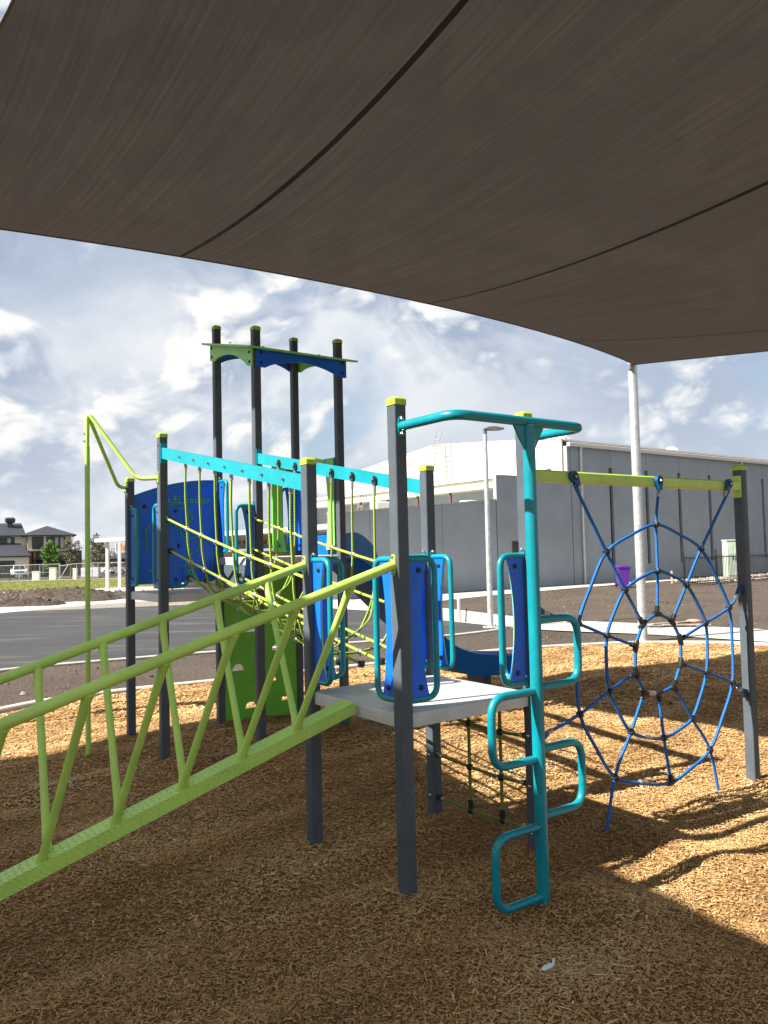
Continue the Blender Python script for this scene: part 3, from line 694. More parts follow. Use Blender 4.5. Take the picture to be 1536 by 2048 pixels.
# tower with two decks and roof
th = Thing('play_tower', 'tall play tower with blue and green roof boards and two decks behind the net bridge', 'play tower', base=(S_, 1.5*S_+BR, 0), frame=PF_)
for p, h in ((PL2, 2.585), (PL1, 2.30), (PT1, 3.80), (PT2, 3.585), (PT3, 3.80), (PT4, 3.585)): post(th, p, h)
deck_mesh(th, -.006, S_+BR-.006, S_-.04, 2*S_+BR+.006, ZL)
deck_mesh(th, S_-.02, S_+BR-.006, 2*S_+.006, 2*S_+BR+.006, ZT)
th.part('step_riser', MB().box((S_-.03, 1.5*S_+BR, (ZL+ZT)/2-.04), (.012, S_-.09, ZT-ZL-.06)), POST)
for p, q, z in ((PL2, PL1, ZL), (PL1, PL2, ZL), (PL2, PT2, ZL), (PT2, PL2, ZL), (PT1, PT2, ZT), (PT2, PT4, ZT)): 
    if (p, q) == (PT2, PT4): continue
    guard(th, p, (q[0]-p[0], q[1]-p[1]), z)
# roof
def arch(w, h, rise, n=14):
    o = [(0, 0), (0, h), (w, h), (w, 0)]; e = .09
    o2 = [(0, h), (0, 0), (e, 0.0)]
    for i in range(1, n): t = i/n; o2.append((e+(w-2*e)*t, rise*math.sin(math.pi*t)**.75))
    o2 += [(w-e, 0), (w, 0), (w, h)]; return o2
yb, yf = 2*S_+BR, S_+BR
def roof_board(x0, y0, x1, y1, zlo0, zlo1, h, mat, nudge):
    d = Vector((x1-x0, y1-y0, zlo1-zlo0)); w = d.length; u = d.normalized(); v = Vector((0, 0, 1))
    b_ = th.part('roof_board', MB().prism(arch(w, h, .085), Vector((x0, y0, zlo0))+Vector(nudge), u, v, .016), mat, 25)
    for a in (.045, w-.045):
        for c in (.04, h-.04):
            for sg in (1, -1):
                nn = u.cross(v).normalized()*sg
                o = th.inst('bolt', BOLT_K, Vector((x0, y0, zlo0))+Vector(nudge)+u*a+v*c+nn*.008, aim(nn)); o.parent = b_
zf, zbk = 3.235, 3.475
roof_board(S_-.02, yf, 2*S_+.06, yf, zf, zf, .17, BLUEP, (0, -HP-.012, 0))
roof_board(S_, yf-.03, S_, yb+.03, zf, zbk, .165, MINTP, (-HP-.012, 0, 0))
roof_board(S_-.02, yb, 2*S_+.06, yb, zbk, zbk, .165, BLUEP, (0, HP+.012, 0))
roof_board(2*S_, yf-.03, 2*S_, yb+.03, zf, zbk, .165, MINTP, (HP+.012, 0, 0))
rs = Vector((0, yb-yf, zbk-zf)).normalized()
rl = (yb-yf)/rs.y
th.part('roof_sheet', MB().prism([(-.12, -.12), (S_+.15, -.12), (S_+.13, rl+.07), (-.12, rl+.07)], (S_, yf, zf+.180), (1, 0, 0), Vector((0, yb-yf, .21)).normalized(), .018), MINTP, 25)
for x_ in (S_+.12, S_+.42, S_+.70):
    for y_ in (.1, rl-.05): th.inst('bolt', BOLT_K, Vector((x_, yf, zf+.192))+rs*y_, aim((0, -rs.z, rs.y)))
# racing panel
w_ = S_-2*HP-.01; x0 = HP+.005
top = [(x, .80+.16*(1-((x/w_-1.0))**2)**1) for x in [w_*(1-i/14) for i in range(15)]]
outl = [(0, .03), (.03, 0), (w_-.03, 0), (w_, .03)]+top
z0p = ZL+.055
pn = th.part('game_panel', MB().prism(outl, (x0, yb, z0p), (1, 0, 0), (0, 0, 1), .018), BLUEP, 25, label='blue play panel with green racing track lines and lettering')
ENG = pm('engraved_green', (0.07, 0.42, 0.14), .5)
yy = yb-.0105
bor = MB()
def line2(mb, pts, w=.008, closed=False): mb.tube([(x0+a, yy, z0p+c) for a, c in pts], w/2, 6, closed)
brd = [(.03, .05), (.05, .03), (w_-.05, .03), (w_-.03, .05)]+[(max(.03, min(w_-.03, a)), c-.035) for a, c in top[1:-1]]
line2(bor, brd, .005, True); th.part('engraved_border', bor, ENG, 60, parent=pn)
tr = MB()
line2(tr, fillet([(.10, .28, 0), (.10, .50, 0), (.17, .56, 0), (.27, .56, 0), (.27, .70, 0), (.45, .70, 0), (.53, .64, 0), (.53, .56, 0), (.42, .52, 0), (.42, .44, 0), (.52, .40, 0), (.60, .44, 0), (.60, .30, 0), (.50, .26, 0), (.50, .16, 0), (.38, .16, 0), (.30, .26, 0), (.10, .28, 0)], .035, 4) and
      [(p.x, p.y) for p in fillet([(.10, .28, 0), (.10, .50, 0), (.17, .56, 0), (.27, .56, 0), (.27, .70, 0), (.45, .70, 0), (.53, .64, 0), (.53, .56, 0), (.42, .52, 0), (.42, .44, 0), (.52, .40, 0), (.60, .44, 0), (.60, .30, 0), (.50, .26, 0), (.50, .16, 0), (.38, .16, 0), (.30, .26, 0), (.10, .28, 0)], .035, 4)], .013)
for a, c in ((.10, .34), (.10, .42), (.10, .49), (.60, .36), (.60, .42), (.53, .60), (.50, .21)):
    sg = -1 if a < .3 else 1
    line2(tr, [(a, c-.014), (a+.022*sg, c), (a, c+.014)], .010)
th.part('engraved_track', tr, ENG, 60, parent=pn)
chk = MB()
for i in range(4):
    for j in range(3):
        if (i+j) % 2 == 0: chk.box((x0+.48+.022*i, yy, z0p+.07+.022*j), (.020, .004, .020))
        else: chk.box((x0+.14+.022*i, yy, z0p+.10+.022*j), (.020, .004, .020))
th.part('engraved_flag', chk, ENG, 0, parent=pn)
for a, c in ((.09, .70), (.40, .34), (.62, .12)): 
    o = th.inst('bolt', BOLT_K, (x0+a, yb-.009, z0p+c), aim((0, -1, 0))); o.parent = pn; o.scale = (1.3, 1.3, 1.3)
lx_ = 0.0
for ch_ in 'F1 Racing':
    if ch_ == ' ': lx_ += .030; continue
    fc = bpy.data.curves.new('letter', 'FONT'); fc.body = ch_; fc.size = .086; fc.extrude = .002; fc.offset = .0016
    fo = bpy.data.objects.new('letter_src', fc); COL.objects.link(fo); bpy.context.view_layer.update()
    fm = bpy.data.meshes.new_from_object(fo.evaluated_get(bpy.context.evaluated_depsgraph_get())); bpy.data.objects.remove(fo)
    fm.materials.clear(); fm.materials.append(ENG); xs_ = [v.co.x for v in fm.vertices]
    lt = obj('letter', fm, pn); lt.location = Vector((x0+.36+lx_-min(xs_), yb-.0115, z0p+.742))-Vector(th.base); lt.rotation_euler = (R(90), 0, 0)
    if ch_ == 'i': lt['kind'] = 'stuff'
    lx_ += max(xs_)-min(xs_)+.010
# rear rails, boards
for z in (ZT+.10, ZT+.85): th.part('rail', MB().box((1.5*S_, yb, z), (S_-2*HP, .03, .045)), KHAKI)
def waist(w, h, k, side):
    o = [(0, 0), (w, 0)]
    for i in range(1, 12): t = i/12; o.append((w-k*math.sin(math.pi*t)**.9, h*t))
    o += [(w, h), (0, h)]
    if side < 0: o = [(w-a, b) for a, b in reversed(o)]
    return o
g1 = th.part('board', MB().prism(waist(.15, .86, .05, 1), (1.405, yb-.024, ZT+.04), (1, 0, 0), (0, 0, 1), .016), GREENP, 25)
for z in (.06, .80):
    o = th.inst('bolt', BOLT_K, (1.47, yb-.033, ZT+.04+z), aim((0, -1, 0))); o.parent = g1
guard(th, PT3, (-1, 0), ZT, .17, .62)
for y0_, sg in ((yb-HP-.005, -1), (yf+HP+.005, 1)):
    o_ = th.part('board', MB().prism(waist(.21, .86, .07, 1), (2*S_-.02, y0_, ZT+.05), (0, sg, 0), (0, 0, 1), .018), BLUEP, 25)
    for z in (.05, .80):
        q = th.inst('bolt', BOLT_K, (2*S_-.03, y0_+sg*.07, ZT+.05+z), aim((-1, 0, 0))); q.parent = o_
th.part('board', MB().prism([(0, 0), (S_-2*HP, 0), (S_-2*HP, .10), (S_*.5, .15), (0, .05)], (2*S_+.012, yf+HP, ZT+.80), (0, 1, 0), (0, 0, 1), .016), GREENP, 25)
th.part('board', MB().prism(waist(.10, .85, .03, 1), (2*S_-.045, yf+HP+.002, ZT+.05), (-.35, .94, 0), (0, 0, 1), .014), MINTP, 25)
for z in (2.50, 1.93): th.part('knob', MB().lathe([(.028, 0), (.034, .008), (.028, .022), (.001, .026)], (0, 0, 0), 14), REDP).matrix_local = Matrix.Translation(Vector((2*S_+HP, yf+.02, z))-th.base) @ aim((1, 0, 0)).to_matrix().to_4x4()
for z in (1.70, 1.88): th.part('rail_end', MB().bbox((2*S_-.03, yf+.06, z), (.03, .04, .05), .006), LIME)
# climbing wall with half-round holds, slightly bowed
def dhole(cx_, cz, r):
    return [(cx_-r, cz)]+[(cx_-r*math.cos(math.pi*i/8), cz+r*1.05*math.sin(math.pi*i/8)) for i in range(1, 8)]+[(cx_+r, cz)]
wl = S_-2*HP; holes = [dhole(a, c, .060) for a, c in ((.28, .86), (.14, .50), (.27, .13), (.56, .66), (.49, .36), (.16, 1.18), (.50, 1.02), (.66, .16))]
cw = MB().prism([[(0, -.05), (wl, -.05), (wl, ZT-.10), (0, ZT-.10)]]+holes, (S_+HP, yb-.005, 0), (1, 0, 0), (0, 0, 1), .02)
th.part('climbing_wall', cw, GREENP, 20)
# bridge-side bolts on posts
for p, zs in ((PL2, (2.50, 2.36)), (PT2, (2.52, 2.36))):
    for z in zs: th.inst('bolt', BOLT_S, (p[0]-HP, p[1], z), aim((-1, 0, 0)))

# ------------------------------------------------------------------ net bridge
th = Thing('net_bridge', 'lime rope net bridge under two teal beams between the platform and the tower', 'rope bridge', base=(S_/2, S_+BR/2, 1.0), frame=PF_)
def zbm(y): return 1.992+.1905*y
for x_ in (0, S_):
    y0, y1 = HP, BR-HP
    q = [(y0, zbm(y0)-.045), (y1, zbm(y1)-.045), (y1, zbm(y1)+.045), (y0, zbm(y0)+.045)]
    be = th.part('beam', MB().prism(q, (x_, S_, 0), (0, 1, 0), (0, 0, 1), .038), TEALB, 20)
    for yk in (HP+.004, BR-HP-.004): th.part('end_plate', MB().box((x_, S_+yk, zbm(yk)), (.055, .007, .165)), TEALB, parent=be)
THIM = MB().tube([(0, .024*math.cos(a), .030*math.sin(a)-.012) for a in [2*math.pi*i/16 for i in range(16)]], .006, 6, True).box((0, 0, -.006), (.010, .022, .036)).mesh('thimble', BLACKP)
FERR = MB().cyl((0, 0, 0), (0, 0, -.045), .0125, 10).mesh('ferrule', ALU)
ys = [.262+.2765*k for k in range(7)]
zu = lambda y: 1.444+.1976*y
zl = lambda y: 1.204+.1905*y
zq = lambda y: .945+.195*y
XU = ((.030, zu), (.055, zl), (.20, lambda y: zq(y)+.03), (.35, zq), (S_-.35, zq), (S_-.20, lambda y: zq(y)+.03), (S_-.055, zl), (S_-.030, zu))
for x_, zf_ in XU:
    pts = [(x_ if 0 < k < 12 else x_, S_+HP+(BR-2*HP)*k/12, zf_(HP+(BR-2*HP)*k/12)-.018*math.sin(math.pi*k/12)) for k in range(13)]
    th.part('longitudinal_rope', MB().tube(pts, .0092, 9), ROPE_GL, 70)
    for e in (pts[0], pts[-1]): th.part('rope_end', MB().lathe([(.017, -.02), (.022, -.01), (.022, .01), (.017, .02)], e, 10), BLACKP)
for k, y in enumerate(ys):
    y_ = S_+y; jit = (random.random()-.5)*.03
    for x_, sg in ((.026, -1), (S_-.026, 1)):
        th.inst('thimble', THIM, (x_, y_, zbm(y)))
        th.inst('ferrule', FERR, (x_, y_, zbm(y)-.045))
        th.inst('bolt', BOLT_S, ((x_-.052 if x_ < .3 else x_-.007), y_, zbm(y)), aim((-1, 0, 0)))
    sg_ = .018*math.sin(math.pi*(y/BR))
    P_ = [(.026, y_, zbm(y)-.08), (.028+jit*.3, y_+.006, (zbm(y)+zu(y))/2-.02), (.034, y_, zu(y)-sg_+.005), (.040, y_+.004, (zu(y)+zl(y))/2), (.060, y_, zl(y)-sg_+.003),
          (.11, y_+.02, zq(y)+.12-sg_), (.20, y_, zq(y)+.03-sg_), (.35, y_, zq(y)-sg_), (S_-.35, y_, zq(y)-sg_), (S_-.20, y_, zq(y)+.03-sg_), (S_-.11, y_+.02, zq(y)+.12-sg_),
          (S_-.060, y_, zl(y)-sg_+.003), (S_-.040, y_+.004, (zu(y)+zl(y))/2), (S_-.034, y_, zu(y)-sg_), (S_-.028, y_+.006, (zbm(y)+zu(y))/2-.02), (S_-.026, y_, zbm(y)-.08)]
    th.part('hanging_rope', MB().tube(catmull(P_, 5), .0086, 8), ROPE_G, 70)
    for x_, zf_ in XU: th.inst('clamp', CLAMP, (x_, y_, zf_(y)-sg_), (0, 0, R(90)))
    if k % 2 == 0 and k < 6:   # slanting tie ropes between the hangers, from the lower rope over the floor to the other side
        yn = ys[k+1]; dz_ = .018*math.sin(math.pi*((y+yn)/2/BR))
        th.part('tie_rope', MB().tube(catmull([(.055, y_, zl(y)-.01), (.12, y_+.12, zq(y)+.10), (.35, y_+.18, zq(y)+.01-dz_), (S_-.35, S_+yn-.08, zq(yn)-dz_), (S_-.12, S_+yn-.03, zq(yn)+.10), (S_-.055, S_+yn, zl(yn)-.01)], 5), .0062, 7), ROPE_G, 70)

# ------------------------------------------------------------------ ramp with handrails
def railz(t): return 1.548-.298*t
def beamz(t): return .862-.298*t
TE = 2.75
th = Thing('balance_ramp', 'lime green sloping balance beam with twin handrails on splayed struts at the left', 'balance beam', base=(-TE, S_/2, 0), frame=PF_)
bw, bh = .112, .058
ln_ = math.hypot(1, .298); dx, dz = -1/ln_, -.298/ln_
Lb = (TE-.035)*ln_
O_ = Vector((-.035, S_/2, beamz(.035))); U_ = Vector((dx, 0, dz)); Nz = Vector((dz, 0, -dx)).normalized()
if Nz.z < 0: Nz = -Nz
q = MB(); q.prism([(0, -bw/2), (Lb, -bw/2), (Lb, bw/2), (0, bw/2)], O_-Nz*(bh/2), U_, (0, 1, 0), bh)
bm_ = th.part('beam', q, LIME, 20)
rib = MB()
def ribs(org, au, av, nn, wid, rows):
    m = int(Lb/.026)
    for i in range(m):
        for j in range(rows):
            c = org+au*(.016+.026*i)+av*(-wid/2+wid*(j+.5)/rows); sg = 1 if j % 2 == 0 else -1
            d = (au*.55+av*sg*.85).normalized(); e = d.cross(nn)
            a0, a1 = c-d*.0115, c+d*.0115; w = .0042
            rib.add([a0-e*w, a0+e*w, a1+e*w, a1-e*w, a0*.85+a1*.15+nn*.0024, a1*.85+a0*.15+nn*.0024], [(0, 3, 5, 4), (1, 4, 5, 2), (0, 4, 1), (3, 2, 5)])
ribs(O_, U_, Vector((0, 1, 0)), Nz, bw, 5)
for sg in (-1, 1): ribs(O_-Nz*(bh/2)+Vector((0, sg*bw/2, 0)), U_, Nz, Vector((0, sg, 0)), bh, 3)
th.part('tread_pattern', rib, LIME, 0, parent=bm_, kind='stuff')
for yy_, p in ((0, PA), (S_, PB)):
    a = Vector((-HP, yy_, railz(HP))); b = Vector((-TE, yy_, railz(TE)))
    hr = th.part('handrail', MB().tube(fillet([a, b, b+Vector((-.16, 0, -.10)), b+Vector((-.20, 0, -.75))], .10, 6), .0228, 14), LIME, 60)
    flange(th, 'end_plate', (-HP, yy_, railz(HP)), (-1, 0, 0), LIME, hr)
    for k in range(9):
        t = .275+.2865*k; sg = -1 if yy_ == 0 else 1
        tb = t+.045+(.0 if sg < 0 else .0)
        tp = Vector((-t, yy_, railz(t)-.012)); bt = Vector((-tb-(.035 if sg < 0 else 0), S_/2+sg*.028, beamz(tb+(.035 if sg < 0 else 0))-.004))
        m1 = tp*.86+bt*.14; m2 = tp*.06+bt*.94
        th.part('strut', MB().tube([tp, tp*.95+bt*.05, m1, tp*.4+bt*.6, m2, bt], [.024, .0195, .0168, .0160, .0175, .024], 12), LIME, 60)

# ------------------------------------------------------------------ loop ladder with overhead bar
PX, PY = .455, -.415
th = Thing('loop_ladder', 'teal climbing pole with D-shaped rungs and overhead bar in front of the platform', 'climbing pole', base=(PX, PY, 0), frame=PF_)
th.part('pole', MB().tube([(PX, PY, -.15), (PX, PY, 2.175)], .0295, 18), TEAL, 60)
ZO = 2.19
bar = th.part('overhead_bar', MB().tube(fillet([(0, -HP, ZO), (0, PY, ZO), (S_, PY, ZO), (S_, -HP, ZO)], .09, 8), .0225, 14), TEAL, 60)
for x_ in (0, S_): flange(th, 'end_plate', (x_, -HP, ZO), (0, -1, 0), TEAL, bar)
th.part('gusset', MB().prism([(-.105, .0), (.105, .0), (.032, -.125), (-.032, -.125)], (PX, PY, ZO-.008), (1, 0, 0), (0, 0, 1), .010), TEAL, 20)
for z0_, z1_, sg in ((.945, 1.27, 1), (.645, .95, -1), (.365, .685, 1), (.035, .345, -1)):
    if sg > 0: za, zb_ = z0_+.02, z1_
    else: za, zb_ = z0_, z1_
    w = .285
    th.part('rung', MB().tube(fillet([(PX, PY, zb_), (PX+sg*w, PY, zb_), (PX+sg*w, PY, za), (PX, PY, za)], .085, 8), .0185, 14), TEAL, 60)

# ------------------------------------------------------------------ rope web
th = Thing('rope_web', 'blue rope spider web net hung between a lime beam and charcoal posts at the right', 'climbing net', base=(PW[0], 0, 0), frame=PF_)
post(th, PW, 2.125)
be = th.part('beam', MB().bbox(((S_+PW[0])/2, 0, 1.993), (PW[0]-S_-2*HP, .062, .064), .008), LIME, 20)
for x_, sg in ((S_+HP+.004, 1), (PW[0]-HP-.004, -1)):
    th.part('end_plate', MB().bbox((x_, 0, 1.99), (.007, .064, .15), .003), LIME, parent=be)
OUT = [(0.645, 1.57), (1.12, 1.731), (1.582, 1.572), (1.872, 1.177), (1.873, 0.681), (1.585, 0.286), (1.165, 0.158), (0.646, 0.285), (0.369, 0.679), (0.383, 1.174)]
MID = [(0.799, 1.344), (1.116, 1.445), (1.408, 1.347), (1.596, 1.094), (1.583, 0.778), (1.406, 0.51), (1.113, 0.434), (0.804, 0.516), (0.626, 0.774), (0.622, 1.091)]
INN = [(0.954, 1.13), (1.094, 1.184), (1.236, 1.129), (1.316, 1.011), (1.31, 0.863), (1.23, 0.739), (1.077, 0.709), (0.943, 0.734), (0.871, 0.854), (0.88, 1.009)]
ENDS = [(0.335, 1.993), (1.102, 1.996), (1.861, 2.001), (2.02, 1.286), (2.02, 0.592), (1.674, -.06), None, (0.54, -.06), (0.05, 0.6), (0.05, 1.271)]
def w3(p, y=-.0): return Vector((S_+p[0], y, p[1]))
JOINT = MB().lathe([(.012, -.016), (.020, -.011), (.022, 0), (.020, .011), (.012, .016)], n=12).mesh('connector', BLACKP)
TEE = MB().tube([(-.035, 0, 0), (-.018, 0, 0), (.018, 0, 0), (.035, 0, 0)], [.014, .017, .017, .014], 10).tube([(0, 0, 0), (0, 0, .05)], .0155, 10).mesh('connector', BLACKP)
ctr = Vector((S_+1.1, 0, .93))
for k in range(10):
    a, m_, o_, e = INN[k], MID[k], OUT[k], ENDS[k]
    chain = [w3(a), w3(m_), w3(o_)]
    if e: chain.append(w3(e))
    if e and k in (0, 1, 2):
        chain[-1] = w3(e, -.045)+Vector((0, 0, -.04)); 
    th.part('radial_rope', MB().tube(catmull(chain, 6), .0092, 8), ROPE_B, 70)
    rad = (w3(m_)-w3(a)).normalized(); ang = math.atan2(rad.x, rad.z)
    th.inst('connector', TEE, w3(a), (0, ang, 0))
    th.inst('connector', JOINT, w3(m_), (0, ang+R(90), 0))
    th.inst('connector', JOINT if e else TEE, w3(o_), (0, ang+R(90) if e else ang+R(180), 0))
def ring(nodes, blend):
    P = []
    n = len(nodes)
    for k in range(n):
        p, q = w3(nodes[k]), w3(nodes[(k+1) % n]); mid = (p+q)/2; r = mid-ctr; ra = ((p-ctr).length+(q-ctr).length)/2
        P += [p, mid+(r.normalized()*ra-r)*blend]
    return catmull(P, 4, True)
for nd, bl in ((OUT, .45), (MID, .6), (INN, .5)): th.part('ring_rope', MB().tube(ring(nd, bl), .0098, 8, True), ROPE_B, 70)
for nd in (OUT, MID, INN):
    p = (w3(nd[6])+w3(nd[7]))/2; d = (w3(nd[6])-w3(nd[7])).normalized()
    p += (p-ctr).normalized()*(.0125 if nd is not INN else .006)
    th.part('ferrule', MB().cyl(p-d*.035, p+d*.035, .0135, 10), ALU)
HOOK = MB().prism([(.030*math.cos(a), .030*math.sin(a)+.004) for a in [R(-20+220*i/12) for i in range(13)]]+[(-.012, -.058), (.012, -.058)], (0, 0, 0), (1, 0, 0), (0, 0, 1), .022).mesh('shackle', pm('blue_shackle_plastic', (.0, .075, .22), .4))
HCORE = MB().lathe([(.020, 0), (.020, .004), (.006, .006), (.001, .008)], n=12).mesh('shackle_cover', BLACKP)
for k in (0, 1, 2):
    e = w3(ENDS[k], -.046); d = e-w3(OUT[k]); d.normalize(); an = math.atan2(d.x, d.z)
    h_ = th.inst('shackle', HOOK, e, (0, an, 0)); c_ = th.inst('shackle_cover', HCORE, e+Vector((0, -.011, 0)), aim((0, -1, 0))); 
    b2 = th.inst('bolt', BOLT_S, e+Vector((0, -.016, 0)), aim((0, -1, 0))); b2.scale = (.8, .8, .8)
    th.part('ferrule', MB().cyl(e-d*.055, e-d*.095, .0135, 10), ALU)
for k in (3, 4, 8, 9):
    e = w3(ENDS[k]); d = e-w3(OUT[k]); d.normalize(); an = math.atan2(d.x, d.z)
    h_ = th.inst('shackle', HOOK, e+Vector((0, -.0, 0)), (0, an, 0))
    th.inst('shackle_cover', HCORE, e+Vector((0, -.011, 0)), aim((0, -1, 0)))
    th.part('ferrule', MB().cyl(e-d*.055, e-d*.095, .0135, 10), ALU)

# ------------------------------------------------------------------ small climbing net under the deck
th = Thing('climbing_net', 'small olive rope grid net under the pale deck of the near platform', 'climbing net', base=(S_, S_/2, 0), frame=PF_)
x_ = S_
def ny(t): return S_-t
rows = [(.600, .600, .594), (.352, .349, .345), (.095, .103, .114)]
JN = MB().ball((0, 0, 0), .021, 8, (1, 1, 1)).mesh('connector', BLACKP)
for r_ in rows:
    pts = [(x_, ny(HP), r_[0]+.012), (x_, ny(.33), r_[1]), (x_, ny(.592), r_[2]), (x_, ny(S_-HP), r_[2]+.012)]
    th.part('cross_rope', MB().tube(catmull(pts, 6), .0095, 8), ROPE_GD, 70)
    for e, sg in ((pts[0], -1), (pts[-1], 1)):
        th.part('rope_end', MB().cyl((e[0], e[1], e[2]), (e[0], e[1]+sg*.035, e[2]), .017, 10), BLACKP)
        th.part('ferrule', MB().cyl((e[0], e[1]+sg*.035, e[2]), (e[0], e[1]+sg*.06, e[2]), .013, 10), ALU)
    for t, z in ((.33, r_[1]), (.592, r_[2])): th.inst('connector', JN, (x_, ny(t), z))
for t, zb_ in ((.33, .103), (.592, .114)):
    th.part('upright_rope', MB().tube([(x_, ny(t), ZD-.07), (x_, ny(t), .60), (x_, ny(t), .35), (x_, ny(t), zb_)], .0095, 8), ROPE_GD, 70)
    th.part('connector', MB().cyl((x_, ny(t), zb_), (x_, ny(t), zb_+.06), .0155, 10), BLACKP)

# ------------------------------------------------------------------ slide
yc = 1.5*S_+BR
th = Thing('slide', 'dark blue moulded plastic slide running down from the tower behind the platform', 'slide', base=(4.1, yc, 0), frame=PF_)
prof = catmull([(1.66, 0, 1.60), (1.86, 0, 1.575), (2.02, 0, 1.47), (2.22, 0, 1.28), (2.60, 0, .94), (2.95, 0, .63), (3.18, 0, .44), (3.45, 0, .335), (3.80, 0, .30), (4.22, 0, .285)], 5)
hw = .235; wallh = []
for p in prof: wallh.append(.17+.05*math.exp(-((p.x-1.95)/.2)**2) if p.x < 3.4 else .17-.05*(p.x-3.4)/.8)
sec = []
for p, wh in zip(prof, wallh):
    z = p.z; row = [(-hw, wh), (-hw+.012, wh+.012), (-hw+.035, wh+.008), (-hw+.045, wh-.02), (-hw+.062, .045), (-hw+.10, .010), (-.09, 0), (.09, 0), (hw-.10, .010), (hw-.062, .045), (hw-.045, wh-.02), (hw-.035, wh+.008), (hw-.012, wh+.012), (hw, wh)]
    sec.append([(p.x, yc+a, z+b) for a, b in row])
mb = MB(); m = len(sec[0])
for r_ in sec: mb.v += r_
for i in range(len(sec)-1):
    for j in range(m-1): mb.f.append((i*m+j, i*m+j+1, (i+1)*m+j+1, (i+1)*m+j))
ch = th.part('chute', mb, SLIDE, 50)
mb = MB()
for p, wh in zip(prof, wallh): mb.v += [(p.x, yc-hw, p.z+wh), (p.x, yc-hw+.006, p.z-.075), (p.x, yc+hw-.006, p.z-.075), (p.x, yc+hw, p.z+wh)]
for i in range(len(prof)-1):
    for j in range(3): mb.f.append((i*4+j, (i+1)*4+j, (i+1)*4+j+1, i*4+j+1))
e = (len(prof)-1)*4; mb.f.append((e, e+1, e+2, e+3)); mb.f.append((3, 2, 1, 0))
th.part('shell', mb, SLIDEM, 40)
th.part('support', MB().bbox((3.72, yc, .11), (.10, .30, .28), .01), SLIDEU)
hood = MB()
for sg in (-1, 1):
    hood.prism([(1.70, 1.56)]+[(1.70+.055*i, 1.60+.20*math.sin(math.pi*(i+1.2)/10.5)**.8) for i in range(10)]+[(2.26, 1.40), (2.14, 1.46), (2.0, 1.54)], (0, yc+sg*(hw+.004), 0), (1, 0, 0), (0, 0, 1), .02)
th.part('entry_cheek', hood, SLIDE, 30)

# ------------------------------------------------------------------ fire pole
fx, fy = -.476, 1.5*S_+BR
th = Thing('fire_pole', 'slim lime green sliding pole with two bent arms beside the tower at the left', 'pole', base=(fx, fy, 0), frame=PF_)
th.part('pole', MB().tube([(fx, fy, -.1), (fx, fy, 2.52)], .0205, 14), LIME, 60)
l2 = Vector((-HP, PL2[1], 2.235)); l1 = Vector((-HP, PL1[1], 2.225)); topp = Vector((fx, fy, 2.80))
def toward(a, k): d = Vector((fx, fy, a.z))-a; return a+Vector((d.x*k, d.y*k, 0))
for a in (l1, l2):
    e_ = toward(a, .22) if a is l1 else toward(a, .30)
    arm = th.part('arm', MB().tube(fillet([a, e_, topp+Vector((0, .012 if a is l1 else -.012, 0)), Vector((fx, fy, 2.45))], .07, 7), .0165, 12), LIME, 60)
    flange(th, 'end_plate', a, (-1, 0, 0), LIME, arm)
th.inst('bolt', BOLT_S, (fx-.02, fy, 2.62), aim((-1, 0, 0))); th.inst('bolt', BOLT_S, (fx-.02, fy, 2.56), aim((-1, 0, 0)))

# litter
lm = MB(); lp = [(-.030, -.008), (-.018, .004), (.004, .012), (.020, .010), (.026, .028), (.034, .030), (.030, .006), (.018, -.006), (0, -.010), (-.016, -.014)]
zc = float(bedz(np.float64(.565), np.float64(2.985)))+.012
lm.prism(lp, (.565, 2.985, zc+.008), (.94, .1, .10), (-.12, .55, .60), .004)
single('paper_scrap', lm, PAPER, 'tiny pale blue scrap of litter on the wood chips in the foreground', 'litter', base=(.565, 2.985, zc), smooth=0)
#@@PLAY_END

# ------------------------------------------------------------------ school hall
HF = Matrix.Translation((K0.x, K0.y, 0)) @ Matrix.Rotation(math.atan2(.6, .8), 4, 'Z')    # x along the concrete front, y to the back
th = Thing('hall', 'grey precast concrete hall with white gable end and narrow slot windows behind the playground', 'building', base=(8, 6, 0), frame=HF)
JT = [.22, 3.05, 5.83, 8.6, 11.38, 14.1, 16.9, 19.7, 22.5, 25.3]
ZTOP = 6.2
for a, b_ in zip(JT[:-1], JT[1:]):
    g = .012; sw = .135
    l0, l1_ = a+g, b_-g; ls = a+(sw if a > 1 else g); rs_ = b_-sw
    out = [(l0, -.4), (l1_, -.4), (l1_, .75), (rs_, .75), (rs_, 5.28), (l1_, 5.28), (l1_, ZTOP), (l0, ZTOP), (l0, 5.28), (ls, 5.28), (ls, .75), (l0, .75)]
    if a < 1: out = [(l0, -.4), (l1_, -.4), (l1_, .75), (rs_, .75), (rs_, 5.28), (l1_, 5.28), (l1_, ZTOP), (l0, ZTOP)]
    th.part('wall_panel', MB().prism(out, (0, .09, 0), (1, 0, 0), (0, 0, 1), .18), CONC_WALL, 20)
    if a > 1:
        th.part('slot_window', MB().box((a, .15, 3.015), (.28, .02, 4.56)), BLACKM)
        for zz in (2.0, 3.6): th.part('mullion', MB().box((a, .11, zz), (.265, .03, .03)), FENCEB)
def lowtop(t): return 3.62+(t+4.5)*.0806
